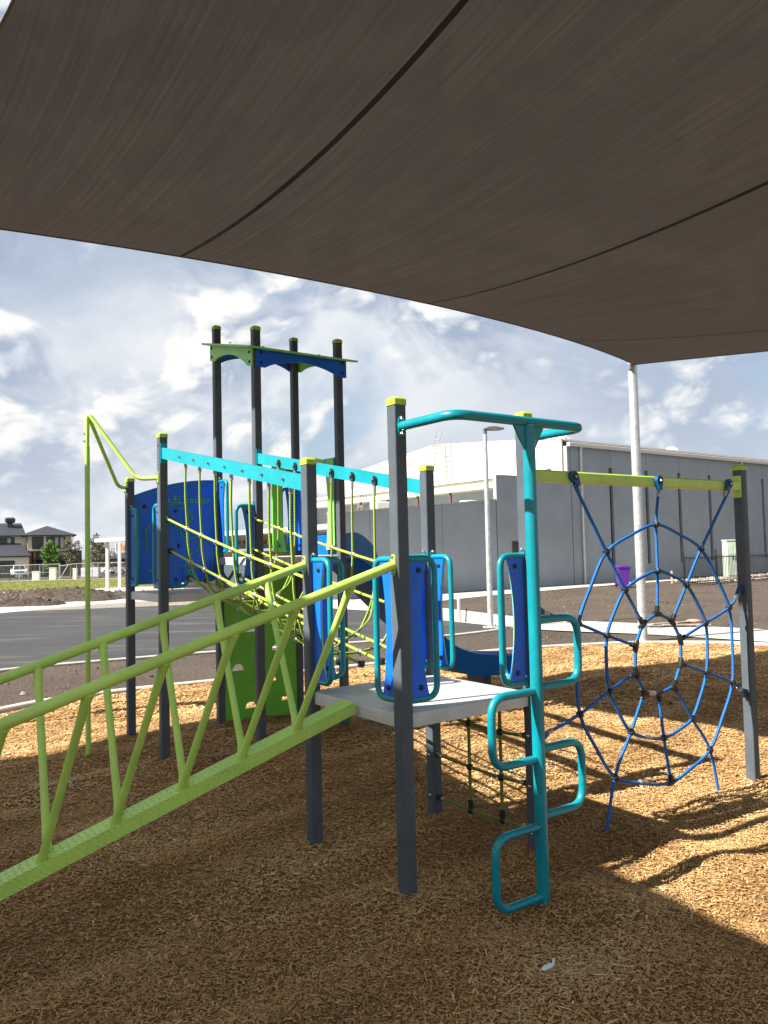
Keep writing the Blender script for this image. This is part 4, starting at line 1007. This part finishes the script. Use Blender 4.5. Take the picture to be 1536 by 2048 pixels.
for a, b_, t0, t1 in ((-12.6, -10.9, None, None), (-10.9, -7.45, None, None), (-7.45, -4.52, None, None), (-4.48, .19, 4.62, 4.66)):
    t0 = lowtop(a) if t0 is None else t0; t1 = lowtop(b_) if t1 is None else t1
    if b_ > 0:      # door opening in the tall panel
        out = [(a+.01, -.4), (-3.66, -.4), (-3.66, 1.95), (-2.72, 1.95), (-2.72, -.4), (b_-.01, -.4), (b_-.01, t1), (a+.01, t0)]
    else: out = [(a+.01, -.4), (b_-.01, -.4), (b_-.01, t1), (a+.01, t0)]
    th.part('wall_panel', MB().prism(out, (0, .09, 0), (1, 0, 0), (0, 0, 1), .18), CONC_WALL, 20)
    d = Vector((b_-a, 0, t1-t0)); u = d.normalized()
    th.part('coping', MB().prism([(.0, 0), (d.length, 0), (d.length, .045), (0, .045)], (a, .09, t0+.003), u, (0, 0, 1), .23), CONC, 20)
dr = th.part('door', MB().box((-3.19, .12, .75), (.84, .05, 2.3)), GARAGE)
th.part('door_frame', MB().box((-3.62, .05, .77), (.07, .14, 2.34)).box((-2.76, .05, .77), (.07, .14, 2.34)).box((-3.19, .05, 1.91), (.79, .14, .07)), RUST, parent=dr)
th.part('corner_column', MB().box((.11, .12, 2.9), (.19, .20, 6.5)), CONC_WALL)
# white gable end
GY = [-.0, 2.96, 5.93, 8.9, 11.86, 14.83, 17.8]
def gtop(y): return 6.46+(.76*y/8.9 if y <= 8.9 else .76-.90*(y-8.9)/8.9)
for a, b_ in zip(GY[:-1], GY[1:]):
    a2 = a+.006 if a > 0 else .24
    th.part('gable_panel', MB().prism([(a2, 2.2), (b_-.006, 2.2), (b_-.006, gtop(b_)), (a2, gtop(a2))], (-.03, 0, 0), (0, 1, 0), (0, 0, 1), .10), GABLE, 20)
for a, b_ in ((0, 8.9), (8.9, 17.8)):
    d = Vector((0, b_-a, gtop(b_)-gtop(a))); u = d.normalized()
    th.part('barge_capping', MB().prism([(-.02, 0), (d.length+.02, 0), (d.length+.02, .05), (-.02, .05)], (-.03, a, gtop(a)+.003), u, (0, 0, 1), .20), WHITE, 20)
    th.part('roof', MB().prism([(-.1, 0), (26, 0), (26, d.length), (-.1, d.length)], (.2, a, gtop(a)-.06), (1, 0, 0), u, .08), GABLE, 20)
th.part('gutter', MB().prism([(0, 0), (.14, -.0), (.17, .15), (.15, .17), (-.02, .17)], (13, -.02, 6.12), (0, -1, 0), (0, 0, 1), 26), WHITE, 20)
for t in (.85, 14.55, 24): th.part('downpipe', MB().tube(fillet([(t, -.12, 6.12), (t, -.08, 5.9), (t, -.08, -.1)], .08, 4), .052, 10), WHITE, 50)
# awning along the gable end, posts, low roof
aw = th.part('awning', MB().box((-.70, 11.3, 4.70), (1.20, 20.6, .40)), CREAM)
for k in range(14): th.part('awning_batten', MB().box((-1.315, 1.6+1.5*k, 4.70), (.03, .05, .41)), CREAM, parent=aw)
th.part('awning_roof', MB().prism([(-1.45, 0), (-.02, .30), (-.02, .34), (-1.45, .04)], (0, 11.3, 4.91), (1, 0, 0), (0, 0, 1), 20.8), WHITE, 20)
for k in range(8): th.part('awning_post', MB().box((-1.1, 1.4+2.6*k, 2.3), (.10, .10, 4.4)), RUST)
th.part('inner_wall', MB().box((-.16, 12, 2.6), (.10, 20, 3.8)), CONC_WALL)
th.part('low_roof', MB().box((-6.6, 10.2, 2.55), (10.6, 19.8, .12)), GABLE)
for x_, y_ in ((-3.0, 3.0), (-6.5, 5.0), (-2.4, 1.3)):
    bx_ = th.part('air_conditioner', MB().bbox((x_, y_, 3.25), (1.2, .55, 1.15), .05), WHITE)
LADM = pm('ladder_aluminium', (.30, .31, .32), .5, metal=.3)
def ladder(p0, p1, w, nr, wd=(0, 1, 0)):
    p0, p1, wd = Vector(p0), Vector(p1), Vector(wd)
    la = th.part('ladder', MB().cyl(p0-wd*w/2, p1-wd*w/2, .028, 6).cyl(p0+wd*w/2, p1+wd*w/2, .030, 6), LADM)
    for k in range(1, nr): q = p0+(p1-p0)*(k/nr); th.part('rung', MB().cyl(q-wd*w/2, q+wd*w/2, .020, 6), LADM, parent=la)
ladder((-.35, 9.3, 4.95), (-.20, 8.35, 8.05), .42, 11); ladder((-.14, 7.8, 5.0), (-.14, 7.8, 7.1), .42, 8); ladder((-1.45, 14.1, 4.0), (-1.40, 13.6, 5.5), .42, 6)
for t in (3.2, 12.5):
    vt = th.part('roof_vent', MB().lathe([(.18, 6.5), (.18, 6.72), (.30, 6.80), (.36, 6.95), (.30, 7.12), (.16, 7.2), (.01, 7.22)], (t, 2.9, 0), 14), GABLE, 50)
    th.part('vent_fins', MB().add([p for k in range(14) for p in ((t+.33*math.cos(k*.449), 2.9+.33*math.sin(k*.449), 6.80), (t+.40*math.cos(k*.449+.1), 2.9+.40*math.sin(k*.449+.1), 6.95), (t+.32*math.cos(k*.449), 2.9+.32*math.sin(k*.449), 7.12), (t+.31*math.cos(k*.449-.02), 2.9+.31*math.sin(k*.449-.02), 6.95))], [(4*k, 4*k+1, 4*k+2, 4*k+3) for k in range(14)]), WHITE, 0, parent=vt)

# black picket fence, cabinet, gravel
th = Thing('picket_fence', 'black metal picket fence in front of the grey hall at the right', 'fence', base=(.8, -5.0, 0), frame=HF)
PK = MB().tube([(0, 0, .08), (0, 0, 1.22), (0, 0, 1.30)], [.013, .013, .003], 6).mesh('picket', FENCEB)
FP_ = MB().bbox((0, 0, .65), (.06, .06, 1.5), .006).mesh('fence_post', FENCEB)
t = .8; k = 0
while t < 13:
    if k % 20 == 0: th.inst('fence_post', FP_, (t, -5.0, 0))
    else: th.inst('picket', PK, (t, -5.0, -.1))
    t += .118; k += 1
for z in (.12, 1.08): th.part('rail', MB().box((6.9, -5.0, z), (12.2, .035, .035)), FENCEB)
for j in range(7): pass
cx0, cy0 = 7.06, -3.5
th = Thing('utility_cabinet', 'pale green metal electrical cabinet behind the black picket fence', 'cabinet', base=(cx0, cy0, 0), frame=HF @ Matrix.Translation((cx0, cy0, 0)) @ Matrix.Rotation(R(-35), 4, 'Z') @ Matrix.Translation((-cx0, -cy0, 0)))
th.part('body', MB().bbox((cx0, cy0, .92), (.66, .45, 1.66), .02), CABG); th.part('roof_cap', MB().bbox((cx0, cy0, 1.77), (.72, .52, .06), .015), CABG)
th.part('plinth', MB().box((cx0, cy0, .02), (.85, .5, .12)), CONC)
for sg in (-1, 1):
    d_ = th.part('door', MB().bbox((cx0+sg*.16, cy0-.235, .92), (.30, .02, 1.5), .006), CABG); th.part('handle', MB().bbox((cx0+sg*.05, cy0-.25, .95), (.025, .03, .16), .004), FENCEB, parent=d_)
gp = []
for t, o in ((3.0, 4.4), (4.6, 2.2), (14, 1.6), (14, 4.7)): gp.append(hallp(t, o))
GRAV = ground_mat('pale_rubble', [(.3, (.22, .19, .15)), (.6, (.42, .37, .30)), (.8, (.55, .50, .42))], 8, .8, 12, dist=.08)
polysheet('gravel_strip', gp, .005, GRAV, step=.6)
px = RNG.uniform(4, 13, 900); oo = RNG.uniform(2.4, 4.6, 900)
q = np.array([hallp(a, b) for a, b in zip(px, oo)]); szz = RNG.uniform(.04, .16, 900)
ROCK = attr_mat('pale_rock', [(0, (.25, .21, .16)), (.6, (.45, .40, .33)), (1, (.60, .56, .48))])
pieces('rubble', q[:, 0], q[:, 1], np.zeros(900), szz*1.2, szz, szz*.6, .3, ROCK); tag(bpy.data.objects['rubble'], 'pale rubble stones along the foot of the black fence', 'rubble')

# ------------------------------------------------------------------ lamp, bin, stakes, debris
lx, ly = 2.14, 16.3
th = Thing('light_pole', 'slim galvanised light pole with one dark lamp head at the end of the asphalt', 'street lamp', base=(lx, ly, 0))
th.part('pole', MB().tube([(lx, ly, -.02), (lx, ly, 4.0)], [.062, .044], 16), GALV, 60)
th.part('base_plate', MB().bbox((lx, ly, .005), (.30, .30, .03), .006), GALV)
for a in (-1, 1):
    for b_ in (-1, 1): th.part('anchor_bolt', MB().cyl((lx+a*.11, ly+b_*.11, .02), (lx+a*.11, ly+b_*.11, .06), .012, 8), STEEL)
hd = th.part('lamp_head', MB().prism([(-.05, 0), (.06, .05), (.20, .055), (.36, .02), (.38, .0), (.30, -.015), (.05, -.02)], (lx+.02, ly, 4.10), (1, 0, .0), (0, 0, 1), .15), LAMPH, 30)
th.part('lamp_lens', MB().box((lx+.22, ly, 4.078), (.18, .12, .012)), LENS, parent=hd)
th.part('spigot', MB().cyl((lx, ly, 3.98), (lx, ly, 4.12), .040, 12), LAMPH)
bx0, by0 = 9.39, 31.3; bz = zt(bx0, by0)
th = Thing('wheelie_bin', 'purple plastic wheelie bin standing on the soil before the grey hall', 'bin', base=(bx0, by0, bz))
mb = MB(); mb.add([(bx0+sx*w, by0+sy*d, bz+z) for z, w, d in ((.04, .17, .19), (.74, .235, .26)) for sx, sy in ((-1, -1), (1, -1), (1, 1), (-1, 1))], [(0, 3, 2, 1), (0, 1, 5, 4), (1, 2, 6, 5), (2, 3, 7, 6), (3, 0, 4, 7), (4, 5, 6, 7)])
th.part('body', mb, PURPLE, 20); th.part('rim', MB().bbox((bx0, by0, bz+.745), (.51, .56, .045), .015), PURPLE)
th.part('lid', MB().prism([(-.27, 0), (.27, 0), (.26, .03), (.12, .065), (-.12, .065), (-.26, .03)], (bx0, by0, bz+.775), (1, 0, 0), (0, 0, 1), .58), PURPLE, 30)
th.part('handle', MB().cyl((bx0-.2, by0+.33, bz+.72), (bx0+.2, by0+.33, bz+.72), .016, 8), PURPLE)
for sg in (-1, 1): th.part('wheel', MB().tube([(bx0+sg*.19, by0+.2, bz+.09), (bx0+sg*.24, by0+.2, bz+.09)], .09, 14), RUBBER)
single('pipe_stub', MB().tube([(1.64, 17.83, -.2), (1.635, 17.83, .50)], .035, 12).lathe([(.042, .48), (.042, .53), (.02, .545), (.001, .55)], (1.635, 17.83, 0), 12), WHITE, 'short white plastic pipe standing upright at the edge of the path', 'pipe', base=(1.64, 17.83, 0))
single('marker_peg', MB().tube([(1.76, 17.7, -.1), (1.79, 17.68, .30)], .014, 8), FENCEB, 'thin dark peg leaning beside the white pipe stub', 'peg', base=(1.76, 17.7, 0))
single('survey_stake', MB().bbox((12.2, 33.7, .22), (.07, .035, .60), .004).box((12.2, 33.68, .42), (.075, .012, .10)), pm('raw_pine', (.55, .40, .22), .8), 'pale wooden survey stake in the soil near the fence', 'stake', base=(12.2, 33.7, 0))
th = Thing('rubble_heap', 'small heap of grey planks and a faded pink sack lying on the concrete path', 'debris', base=(5.9, 15.7, 0))
GREYW = pm('weathered_timber', (.25, .22, .18), .85, var=.3)
for i, (x_, y_, ln__, a, z) in enumerate(((5.6, 15.75, 1.3, .05, .02), (5.75, 15.9, 1.0, .3, .05), (5.9, 15.6, .9, -.15, .035), (6.0, 15.85, .7, .55, .07))):
    th.part('plank', MB().bbox((x_, y_, z), (ln__, .11, .025), .004, Matrix.Rotation(a, 3, 'Z')), GREYW)
th.part('sack', MB().ball((6.15, 15.9, .07), .11, 10, (1.5, .8, .42)), pm('faded_red_cloth', (.42, .24, .18), .9), 60, label='faded pink sack')
th.part('coil', MB().tube([(5.15+.9*i/20, 15.55+.03*math.sin(i*.9), .01) for i in range(21)], .012, 6), FENCEB)

# ------------------------------------------------------------------ mounds of soil
MOUND = ground_mat('dark_dug_soil', [(.3, (.035, .027, .022)), (.55, (.085, .066, .053)), (.75, (.15, .118, .094))], 9, 1.0, 11, dist=.12)
def mound(label, cx_, cy_, lx_, wy, ang, h, seed):
    n1, n2 = 70, 44; mb = MB(); ca, sa = math.cos(ang), math.sin(ang)
    for j in range(n2+1):
        for i in range(n1+1):
            u, v = i/n1*2-1, j/n2*2-1; e = max(0, 1-(u*u+v*v)); x_, y_ = u*lx_, v*wy
            nz = mnoise.fractal(Vector((x_*1.7+seed, y_*1.7, seed)), .55, 2.2, 6); nz2 = mnoise.noise(Vector((x_*.35+seed, y_*.3, 3)))
            z = h*(e**.8)*(0.75+.5*nz2)+.42*h*nz*min(1, e*3)
            X, Y = cx_+x_*ca-y_*sa, cy_+x_*sa+y_*ca
            mb.v.append((X, Y, zt(X, Y)-.06+z))
    for j in range(n2):
        for i in range(n1): k = j*(n1+1)+i; mb.f.append((k, k+1, k+n1+2, k+n1+1))
    single('dirt_mound', mb, MOUND, label, 'dirt mound', base=(cx_, cy_, zt(cx_, cy_)), smooth=35)
mound('long low mound of dark dug soil in front of the lawn', -15.6, 38.6, 9.0, 1.9, math.atan2(-15.5, 9.3), .46, 3.1)
mound('small heap of dark soil near the left end of the pale kerb', -13.4, 29.6, 1.9, .9, -.2, .30, 8.4)
px = RNG.uniform(-26, -6, 5000); py = RNG.uniform(30, 50, 5000); szz = RNG.lognormal(-2.9, .5, 5000)
kk = ~inside(px, py, PN+PF[::-1]) & ~inside(px, py, lawnp) & ~inside(px, py, [(-19, 43.4), (-13.2, 42.4), (-6, 41.2), (-4.5, 49), (-17.6, 51.5)]); px, py, szz = px[kk], py[kk], szz[kk]
pieces('soil_lumps', px, py, ztn(px, py)-.03, szz*1.3, szz, szz*.7, .4, CLOD); tag(bpy.data.objects['soil_lumps'], 'lumps of soil scattered around the dirt mounds', 'soil')

# ------------------------------------------------------------------ shelter
th = Thing('shelter', 'white open shelter with orange timber band behind the play tower', 'shelter', base=(-11, 46.5, -.22))
def sz_(x): return 2.62+(x+16.3)*.034
th.part('roof', MB().prism([(-16.2, 2.60), (-3.2, 3.04), (-3.2, 3.17), (-16.2, 2.73)], (0, 47.1, 0), (1, 0, 0), (0, 0, 1), 6.0), WHITE, 20)
th.part('fascia', MB().prism([(-16.22, 2.50), (-3.2, 2.94), (-3.2, 3.16), (-16.22, 2.72)], (0, 44.06, 0), (1, 0, 0), (0, 0, 1), .06), WHITE, 20)
for x_, y_ in ((-15.76, 44.8), (-16.55, 49.2), (-15.9, 48.9), (-11.5, 44.8), (-7.6, 44.8), (-4.2, 44.8), (-4.2, 49.2)):
    th.part('post', MB().bbox((x_, y_, 1.1), (.17, .17, 2.9), .01), WHITE)
x_ = -16.85; k = 0
while x_ < -4.3:
    th.part('timber_panel', MB().box((x_+.24, 49.45, 2.30), (.46, .05, .50)), TIMBER); th.part('stud', MB().box((x_, 49.40, 2.28), (.07, .09, .54)), WHITE); x_ += .53
th.part('rear_wall', MB().box((-9.2, 49.5, .78), (10.2, .12, 2.1)), CREAM)
for x_ in (-13.2, -12.3, -10.0): th.part('bench', MB().box((x_, 46.2, .10), (.5, 1.6, .10)).box((x_, 45.6, -.08), (.4, .12, .34)).box((x_, 46.8, -.08), (.4, .12, .34)), CREAM)

# ------------------------------------------------------------------ houses
def hip(mb, x0, x1, y0, y1, z, rx0, rx1, ry, rz, th_=.14):
    mb.add([(x0, y0, z), (x1, y0, z), (x1, y1, z), (x0, y1, z), (rx0, ry, rz), (rx1, ry, rz), (x0, y0, z-th_), (x1, y0, z-th_), (x1, y1, z-th_), (x0, y1, z-th_)],
           [(0, 1, 5, 4), (1, 2, 5), (2, 3, 4, 5), (3, 0, 4), (0, 6, 7, 1), (1, 7, 8, 2), (2, 8, 9, 3), (3, 9, 6, 0), (9, 8, 7, 6)]); return mb
GZ = -.92
th = Thing('house', 'two-storey cream and dark brick house with charcoal hip roofs across the lawn', 'house', base=(-55, 122, GZ), frame=Matrix.Translation((-51, 120, 0)) @ Matrix.Rotation(R(25), 4, 'Z') @ Matrix.Translation((51, -120, 0)))
th.part('lower_wall', MB().box((-50.2, 124.3, 1.0), (7.6, 8, 3.9)), BRICKD); th.part('upper_wall', MB().box((-51.0, 124.2, 4.08), (6.1, 8.2, 2.3)), CREAM)
th.part('left_wall', MB().box((-58.4, 127, 2.2), (8.6, 8, 6.3)), CREAM)
r1 = th.part('roof', hip(MB(), -63.4, -54.2, 122.3, 132, 5.42, -58.6, -54.9, 127.6, 7.5), ROOFD, 0)
r2 = th.part('roof', hip(MB(), -55.1, -47.2, 119.2, 129.5, 5.35, -51.3, -51.2, 124.0, 6.9), ROOFD, 0)
r3 = th.part('roof', MB().add([(-64, 116.8, 2.28), (-53.6, 116.8, 2.28), (-55.0, 122.9, 4.2), (-64, 122.9, 4.2), (-64, 116.8, 2.10), (-53.6, 116.8, 2.10), (-53.8, 122.9, 2.2)], [(0, 1, 2, 3), (1, 6, 2), (0, 4, 5, 1)]), ROOFD, 0)
th.part('roof_cooler', MB().bbox((-56.5, 126, 7.9), (1.5, 1.4, .85), .2).box((-56.5, 126, 7.2), (.7, .7, .9)), GARAGE, parent=r1)
th.part('garage_wall', MB().box((-58.7, 120, .62), (9.6, 5.8, 3.0)), CREAM); gd = th.part('garage_door', MB().box((-59.3, 117.06, .35), (7.0, .06, 2.5)), GARAGE)
for z in (-.2, .4, 1.0): th.part('door_groove', MB().box((-59.3, 117.02, z), (7.0, .03, .03)), BLACKM, parent=gd)
def window(x0, x1, z0, z1, y, curtains=()):
    w = th.part('window', MB().box(((x0+x1)/2, y-.03, (z0+z1)/2), (x1-x0, .06, z1-z0)), GLASS)
    th.part('frame', MB().box((x0, y-.05, (z0+z1)/2), (.08, .10, z1-z0+.08)).box((x1, y-.05, (z0+z1)/2), (.08, .10, z1-z0+.08)).box(((x0+x1)/2, y-.05, z1), (x1-x0, .099, .08)).box(((x0+x1)/2, y-.05, z0), (x1-x0, .099, .08)), FENCEB, parent=w)
    for c in curtains: th.part('curtain', MB().box((c, y-.068, (z0+z1)/2), (.45, .012, z1-z0-.12)), CURTAIN, parent=w)
window(-53.4, -51.9, 3.3, 5.05, 120.1); window(-51.4, -48.85, 3.3, 5.05, 120.1, (-50.0, -49.25))
window(-58.8, -55.9, 4.2, 5.1, 123.0, (-56.6,)); window(-49.4, -47.3, -.2, 1.7, 120.3)
th.part('trim', MB().box((-51.0, 120.02, 3.05), (6.2, .10, .12)).box((-51.65, 120.03, 4.2), (.35, .08, 2.1)), WHITE)
th.part('brick_pier', MB().box((-53.75, 119.9, 1.0), (.45, .7, 3.9)), BRICKR); th.part('brick_pier', MB().box((-53.1, 120.2, 1.0), (.35, .3, 3.9)), BRICKR)
en = th.part('entry_door', MB().box((-52.0, 120.25, .3), (1.5, .1, 2.4)), BLACKM); th.part('glazing', MB().box((-51.9, 120.18, .3), (.3, .04, 2.0)), CURTAIN, parent=en)
th.part('portico', MB().box((-51.9, 119.9, 1.75), (3.0, .8, .16)), GARAGE)
th = Thing('brick_house', 'low red-brown brick house with dark roof far behind the shelter post', 'house', base=(-46, 152, GZ))
th.part('wall', MB().box((-46, 156, .3), (14, 9, 2.5)), BRICKR); th.part('roof', hip(MB(), -54, -38, 150.8, 161.5, 1.62, -49, -43, 156, 3.35), ROOFD, 0)
th.part('roof', hip(MB(), -49.5, -43, 148.6, 156, 1.55, -46.3, -46.2, 151.5, 2.7), ROOFD, 0); window(-50.8, -49.6, -.2, 1.2, 151.4); window(-47.5, -46.0, -.3, 1.2, 151.4)
th.part('garage_door', MB().box((-43.2, 151.42, .2), (3.2, .08, 2.1)), GARAGE)

# ------------------------------------------------------------------ vehicles
def ute(x, y, z, rz, label):
    fr = Matrix.Translation((x, y, z)) @ Matrix.Rotation(rz, 4, 'Z'); t_ = Thing('utility_truck', label, 'ute', base=(0, 0, 0), frame=fr)
    t_.part('body', MB().prism([(-2.5, .45), (2.5, .45), (2.55, .75), (2.45, 1.0), (1.1, 1.08), (-2.5, 1.02)], (0, 0, 0), (0, -1, 0), (0, 0, 1), 1.78), CARW, 25)
    cb = t_.part('cab', MB().add([(-.84, -1.15, 1.05), (.84, -1.15, 1.05), (.84, .95, 1.05), (-.84, .95, 1.05), (-.66, -.55, 1.72), (.66, -.55, 1.72), (.66, .75, 1.74), (-.66, .75, 1.74)], [(0, 1, 5, 4), (1, 2, 6, 5), (2, 3, 7, 6), (3, 0, 4, 7), (4, 5, 6, 7)]), CARW, 25)
    t_.part('windscreen', MB().add([(-.74, -1.10, 1.11), (.74, -1.10, 1.11), (.61, -.64, 1.66), (-.61, -.64, 1.66)], [(0, 1, 2, 3)]), GLASS, 0, parent=cb).location.y -= .02
    for sg in (-1, 1): t_.part('side_window', MB().add([(sg*.845, -.8, 1.12), (sg*.845, .8, 1.12), (sg*.70, .65, 1.66), (sg*.70, -.5, 1.66)], [(0, 1, 2, 3)]), GLASS, 0, parent=cb).location.x += sg*.012
    t_.part('grille', MB().bbox((0, -2.54, .78), (.95, .06, .22), .01), FENCEB); t_.part('bumper', MB().bbox((0, -2.56, .52), (1.72, .14, .22), .03), CARW)
    for sg in (-1, 1):
        t_.part('headlight', MB().bbox((sg*.68, -2.50, .84), (.32, .10, .17), .02), LENS); t_.part('mirror', MB().bbox((sg*1.0, -.85, 1.15), (.18, .12, .2), .02), CARW)
        for yy_ in (-1.55, 1.55):
            w = t_.part('wheel', MB().tube([(sg*.72, yy_, .36), (sg*.92, yy_, .36)], .36, 18), RUBBER, 40); t_.part('rim', MB().tube([(sg*.90, yy_, .36), (sg*.93, yy_, .36)], .2, 14), ALU, 40, parent=w)
    t_.part('tray', MB().box((0, 1.75, 1.08), (1.7, 1.5, .06)), CARW)
ute(-51.55, 111, zt(-51.5, 111)+.12, R(30), 'white ute parked on the driveway before the charcoal garage')
ute(-40.0, 118.0, zt(-40, 118)+.1, R(70), 'small white ute parked far off beside the brick house')

# ------------------------------------------------------------------ wire fence, pillars, crates
th = Thing('wire_fence', 'grey wire mesh fence with steel posts along the far side of the lawn', 'fence', base=(-40, 88, zt(-40, 88)))
fxs = [-52+2.25*i for i in range(8)]+[-36.35, -34.4, -32.0, -29.6, -27.2, -24.8]
GW = pm('dull_wire', (.35, .36, .36), .5, metal=.4)
for x_ in fxs: th.part('fence_post', MB().tube([(x_, 88, zt(x_, 88)-.1), (x_, 88, zt(x_, 88)+1.82)], .032, 8), GALV, 50)
for a, b_ in zip(fxs[:-1], fxs[1:]):
    za, zb_ = zt(a, 88), zt(b_, 88); lift = 1.78 if not -36.5 < a < -36.2 else 1.55
    th.part('rail', MB().cyl((a, 88, za+lift), (b_, 88, zb_+1.80), .024, 6), GALV)
    if a < -36.5: th.part('rail', MB().cyl((a, 88, za+.9), (b_, 88, zb_+.9), .014, 6), GALV)
wm = MB()
for a, b_ in zip(fxs[:-1], fxs[1:]):
    za = zt(a, 88); m = int((b_-a)/.16)
    for i in range(-11, m):
        for sg in (0, 1):
            p0, p1 = a+i*.16, a+i*.16+1.76; z0_, z1_ = 0.02, 1.78
            if sg: p0, p1 = p1, p0
            xa, xb = max(a, min(b_, p0)), max(a, min(b_, p1))
            if abs(xa-xb) < .02: continue
            f0, f1 = (xa-p0)/(p1-p0), (xb-p0)/(p1-p0)
            A_, B_ = Vector((xa, 88, za+z0_+(z1_-z0_)*f0)), Vector((xb, 88, za+z0_+(z1_-z0_)*f1)); w_ = Vector((0, 0, .004))
            wm.add([A_-w_, B_-w_, B_+w_, A_+w_], [(0, 1, 2, 3)])
th.part('wire_mesh', wm, GW, 0, kind='stuff')
th.part('brace', MB().cyl((-36.3, 88, zt(-36, 88)+.1), (-35.3, 88, zt(-35, 88)+1.72), .03, 6), WHITE)
for i, (x_, lb) in enumerate(((-41.3, 'dark star picket left of the letterbox pillar'), (-43.8, 'dark star picket in front of the parked white ute'), (-40.2, 'dark star picket right of the letterbox pillar'))):
    single('star_picket', MB().prism([(0, 0), (.05, .02), (.02, .05), (0, .02), (-.03, .03)], (x_, 84.5, zt(x_, 84)+.55), (1, 0, 0), (0, 1, 0), 1.25), FENCEB, lb, 'picket', base=(x_, 84.5, zt(x_, 84)), group='dark star pickets by the lawn')
for x_, w_, h_, lb in ((-41.1, .80, .98, 'cream letterbox pillar between the white ute and the young tree'), (-39.1, .75, 1.35, 'cream pillar at the foot of the young green tree'), (-36.5, .42, 1.2, 'narrow cream pillar behind the leaning gate brace')):
    z = zt(x_, 93); t_ = Thing('pillar', lb, 'pillar', base=(x_, 93, z), group='cream pillars of the front gardens')
    t_.part('shaft', MB().bbox((x_, 93, z+h_/2-.05), (w_, .5, h_+.1), .02), CREAM); t_.part('cap', MB().bbox((x_, 93, z+h_+.03), (w_+.08, .58, .07), .015), CREAM)
zz = zt(-35.4, 95); t_ = Thing('pallet_stack', 'pale wrapped boxes stacked on a pallet beside the fence', 'pallet', base=(-35.4, 95, zz))
t_.part('pallet', MB().box((-35.4, 95, zz+.09), (2.2, 1.2, .14)), GREYW)
PALEB = pm('pale_wrapped_box', (.50, .53, .58), .6)
for i in range(3):
    for j in range(2): t_.part('box', MB().bbox((-36.1+.7*i, 95, zz+.45+.56*j), (.66, 1.0, .53), .03), PALEB)

# ------------------------------------------------------------------ trees
def leaf_mat(name, cols):
    m = attr_mat(name, [(0, cols[0]), (.5, cols[1]), (1, cols[2])], .65, spec=.3); return m
LEAF1 = leaf_mat('fresh_green_leaf', [(.045, .11, .015), (.085, .20, .025), (.14, .29, .05)]); LEAF2 = leaf_mat('grey_green_leaf', [(.07, .08, .045), (.12, .125, .075), (.20, .18, .11)])
def tree(name, label, x, y, z0, h, crown, lm_, nleaf, seed, ls, group=None):
    rnd = random.Random(seed); t_ = Thing(name, label, 'tree', base=(x, y, z0), group=group)
    ctrs = []; tk = MB(); tk.tube([(x, y, z0-.1), (x+.03, y, z0+h*.3), (x+.05*rnd.uniform(-1, 1), y, z0+h*.6), (x, y, z0+h*.9)], [h*.022, h*.017, h*.011, h*.003], 8)
    nb = 16
    for k in range(nb):
        f = .28+.66*k/nb; a = k*2.4+rnd.uniform(-.4, .4); env = crown*(math.sin(math.pi*min(1, (f-.12)/.92))**.7); r_ = env*rnd.uniform(.55, 1.0)
        p0 = Vector((x, y, z0+h*f*.9)); p1 = p0+Vector((math.cos(a)*r_, math.sin(a)*r_, h*.10*rnd.uniform(.4, 1.4))); pm_ = (p0+p1)/2+Vector((0, 0, -.03*h))
        tk.tube([p0, pm_, p1], [h*.008, h*.005, h*.002], 5)
        for q in (p1, (p1+pm_)/2, pm_):
            ctrs.append((q, crown*rnd.uniform(.20, .42)))
    ctrs.append((Vector((x, y, z0+h*.95)), crown*.32))
    t_.part('trunk', tk, BARK, 60)
    n = nleaf; g = np.random.default_rng(seed); idx = g.integers(0, len(ctrs), n); C_ = np.array([tuple(c) for c, _ in ctrs])[idx]; r_ = np.array([b for _, b in ctrs])[idx]
    d = g.normal(size=(n, 3)); d /= np.linalg.norm(d, axis=1)[:, None]; P = C_+d*(r_*g.random(n)**.45)[:, None]*np.array([1, 1, .8])
    u = g.normal(size=(n, 3)); u /= np.linalg.norm(u, axis=1)[:, None]; w = np.cross(u, g.normal(size=(n, 3))); w /= np.linalg.norm(w, axis=1)[:, None]
    s_ = (ls*g.uniform(.6, 1.3, n))[:, None]
    V_ = np.stack([P-u*s_, P+w*s_*.45, P+u*s_, P-w*s_*.45], 1).reshape(-1, 3) - np.array([x, y, z0])
    me = bpy.data.meshes.new('crown'); me.vertices.add(4*n); me.vertices.foreach_set('co', V_.ravel().astype(np.float32)); me.loops.add(4*n); me.loops.foreach_set('vertex_index', np.arange(4*n, dtype=np.int32))
    me.polygons.add(n); me.polygons.foreach_set('loop_start', np.arange(0, 4*n, 4, dtype=np.int32)); me.update(calc_edges=True)
    at_ = me.attributes.new('tint', 'FLOAT', 'POINT'); base_t = g.random(len(ctrs))[idx]*.6+g.random(n)*.4; at_.data.foreach_set('value', np.repeat(base_t, 4).astype(np.float32)); me.materials.append(lm_)
    obj('crown', me, t_.e)
tree('street_tree', 'young bright green street tree in front of the two-storey house', -41.6, 98, zt(-41, 98), 4.85, 1.25, LEAF1, 3400, 5, .14)
tree('gum_tree', 'loose olive gum tree at the right corner of the two-storey house', -44.6, 112, zt(-44, 112), 5.7, 1.6, LEAF2, 1900, 11, .14)
tree('gum_tree', 'tall grey-green gum tree between the slim lime pole and the white shelter post', -40.2, 110, zt(-40, 110), 6.0, 1.6, LEAF2, 1900, 23, .14)
tree('gum_tree', 'low dark gum tree behind the slim lime pole', -41.9, 116, zt(-42, 116), 5.0, 2.0, LEAF2, 2200, 31, .15)

sc.cycles.max_bounces = 8; sc.cycles.diffuse_bounces = 4; sc.cycles.glossy_bounces = 3; sc.cycles.transparent_max_bounces = 6; sc.cycles.transmission_bounces = 4
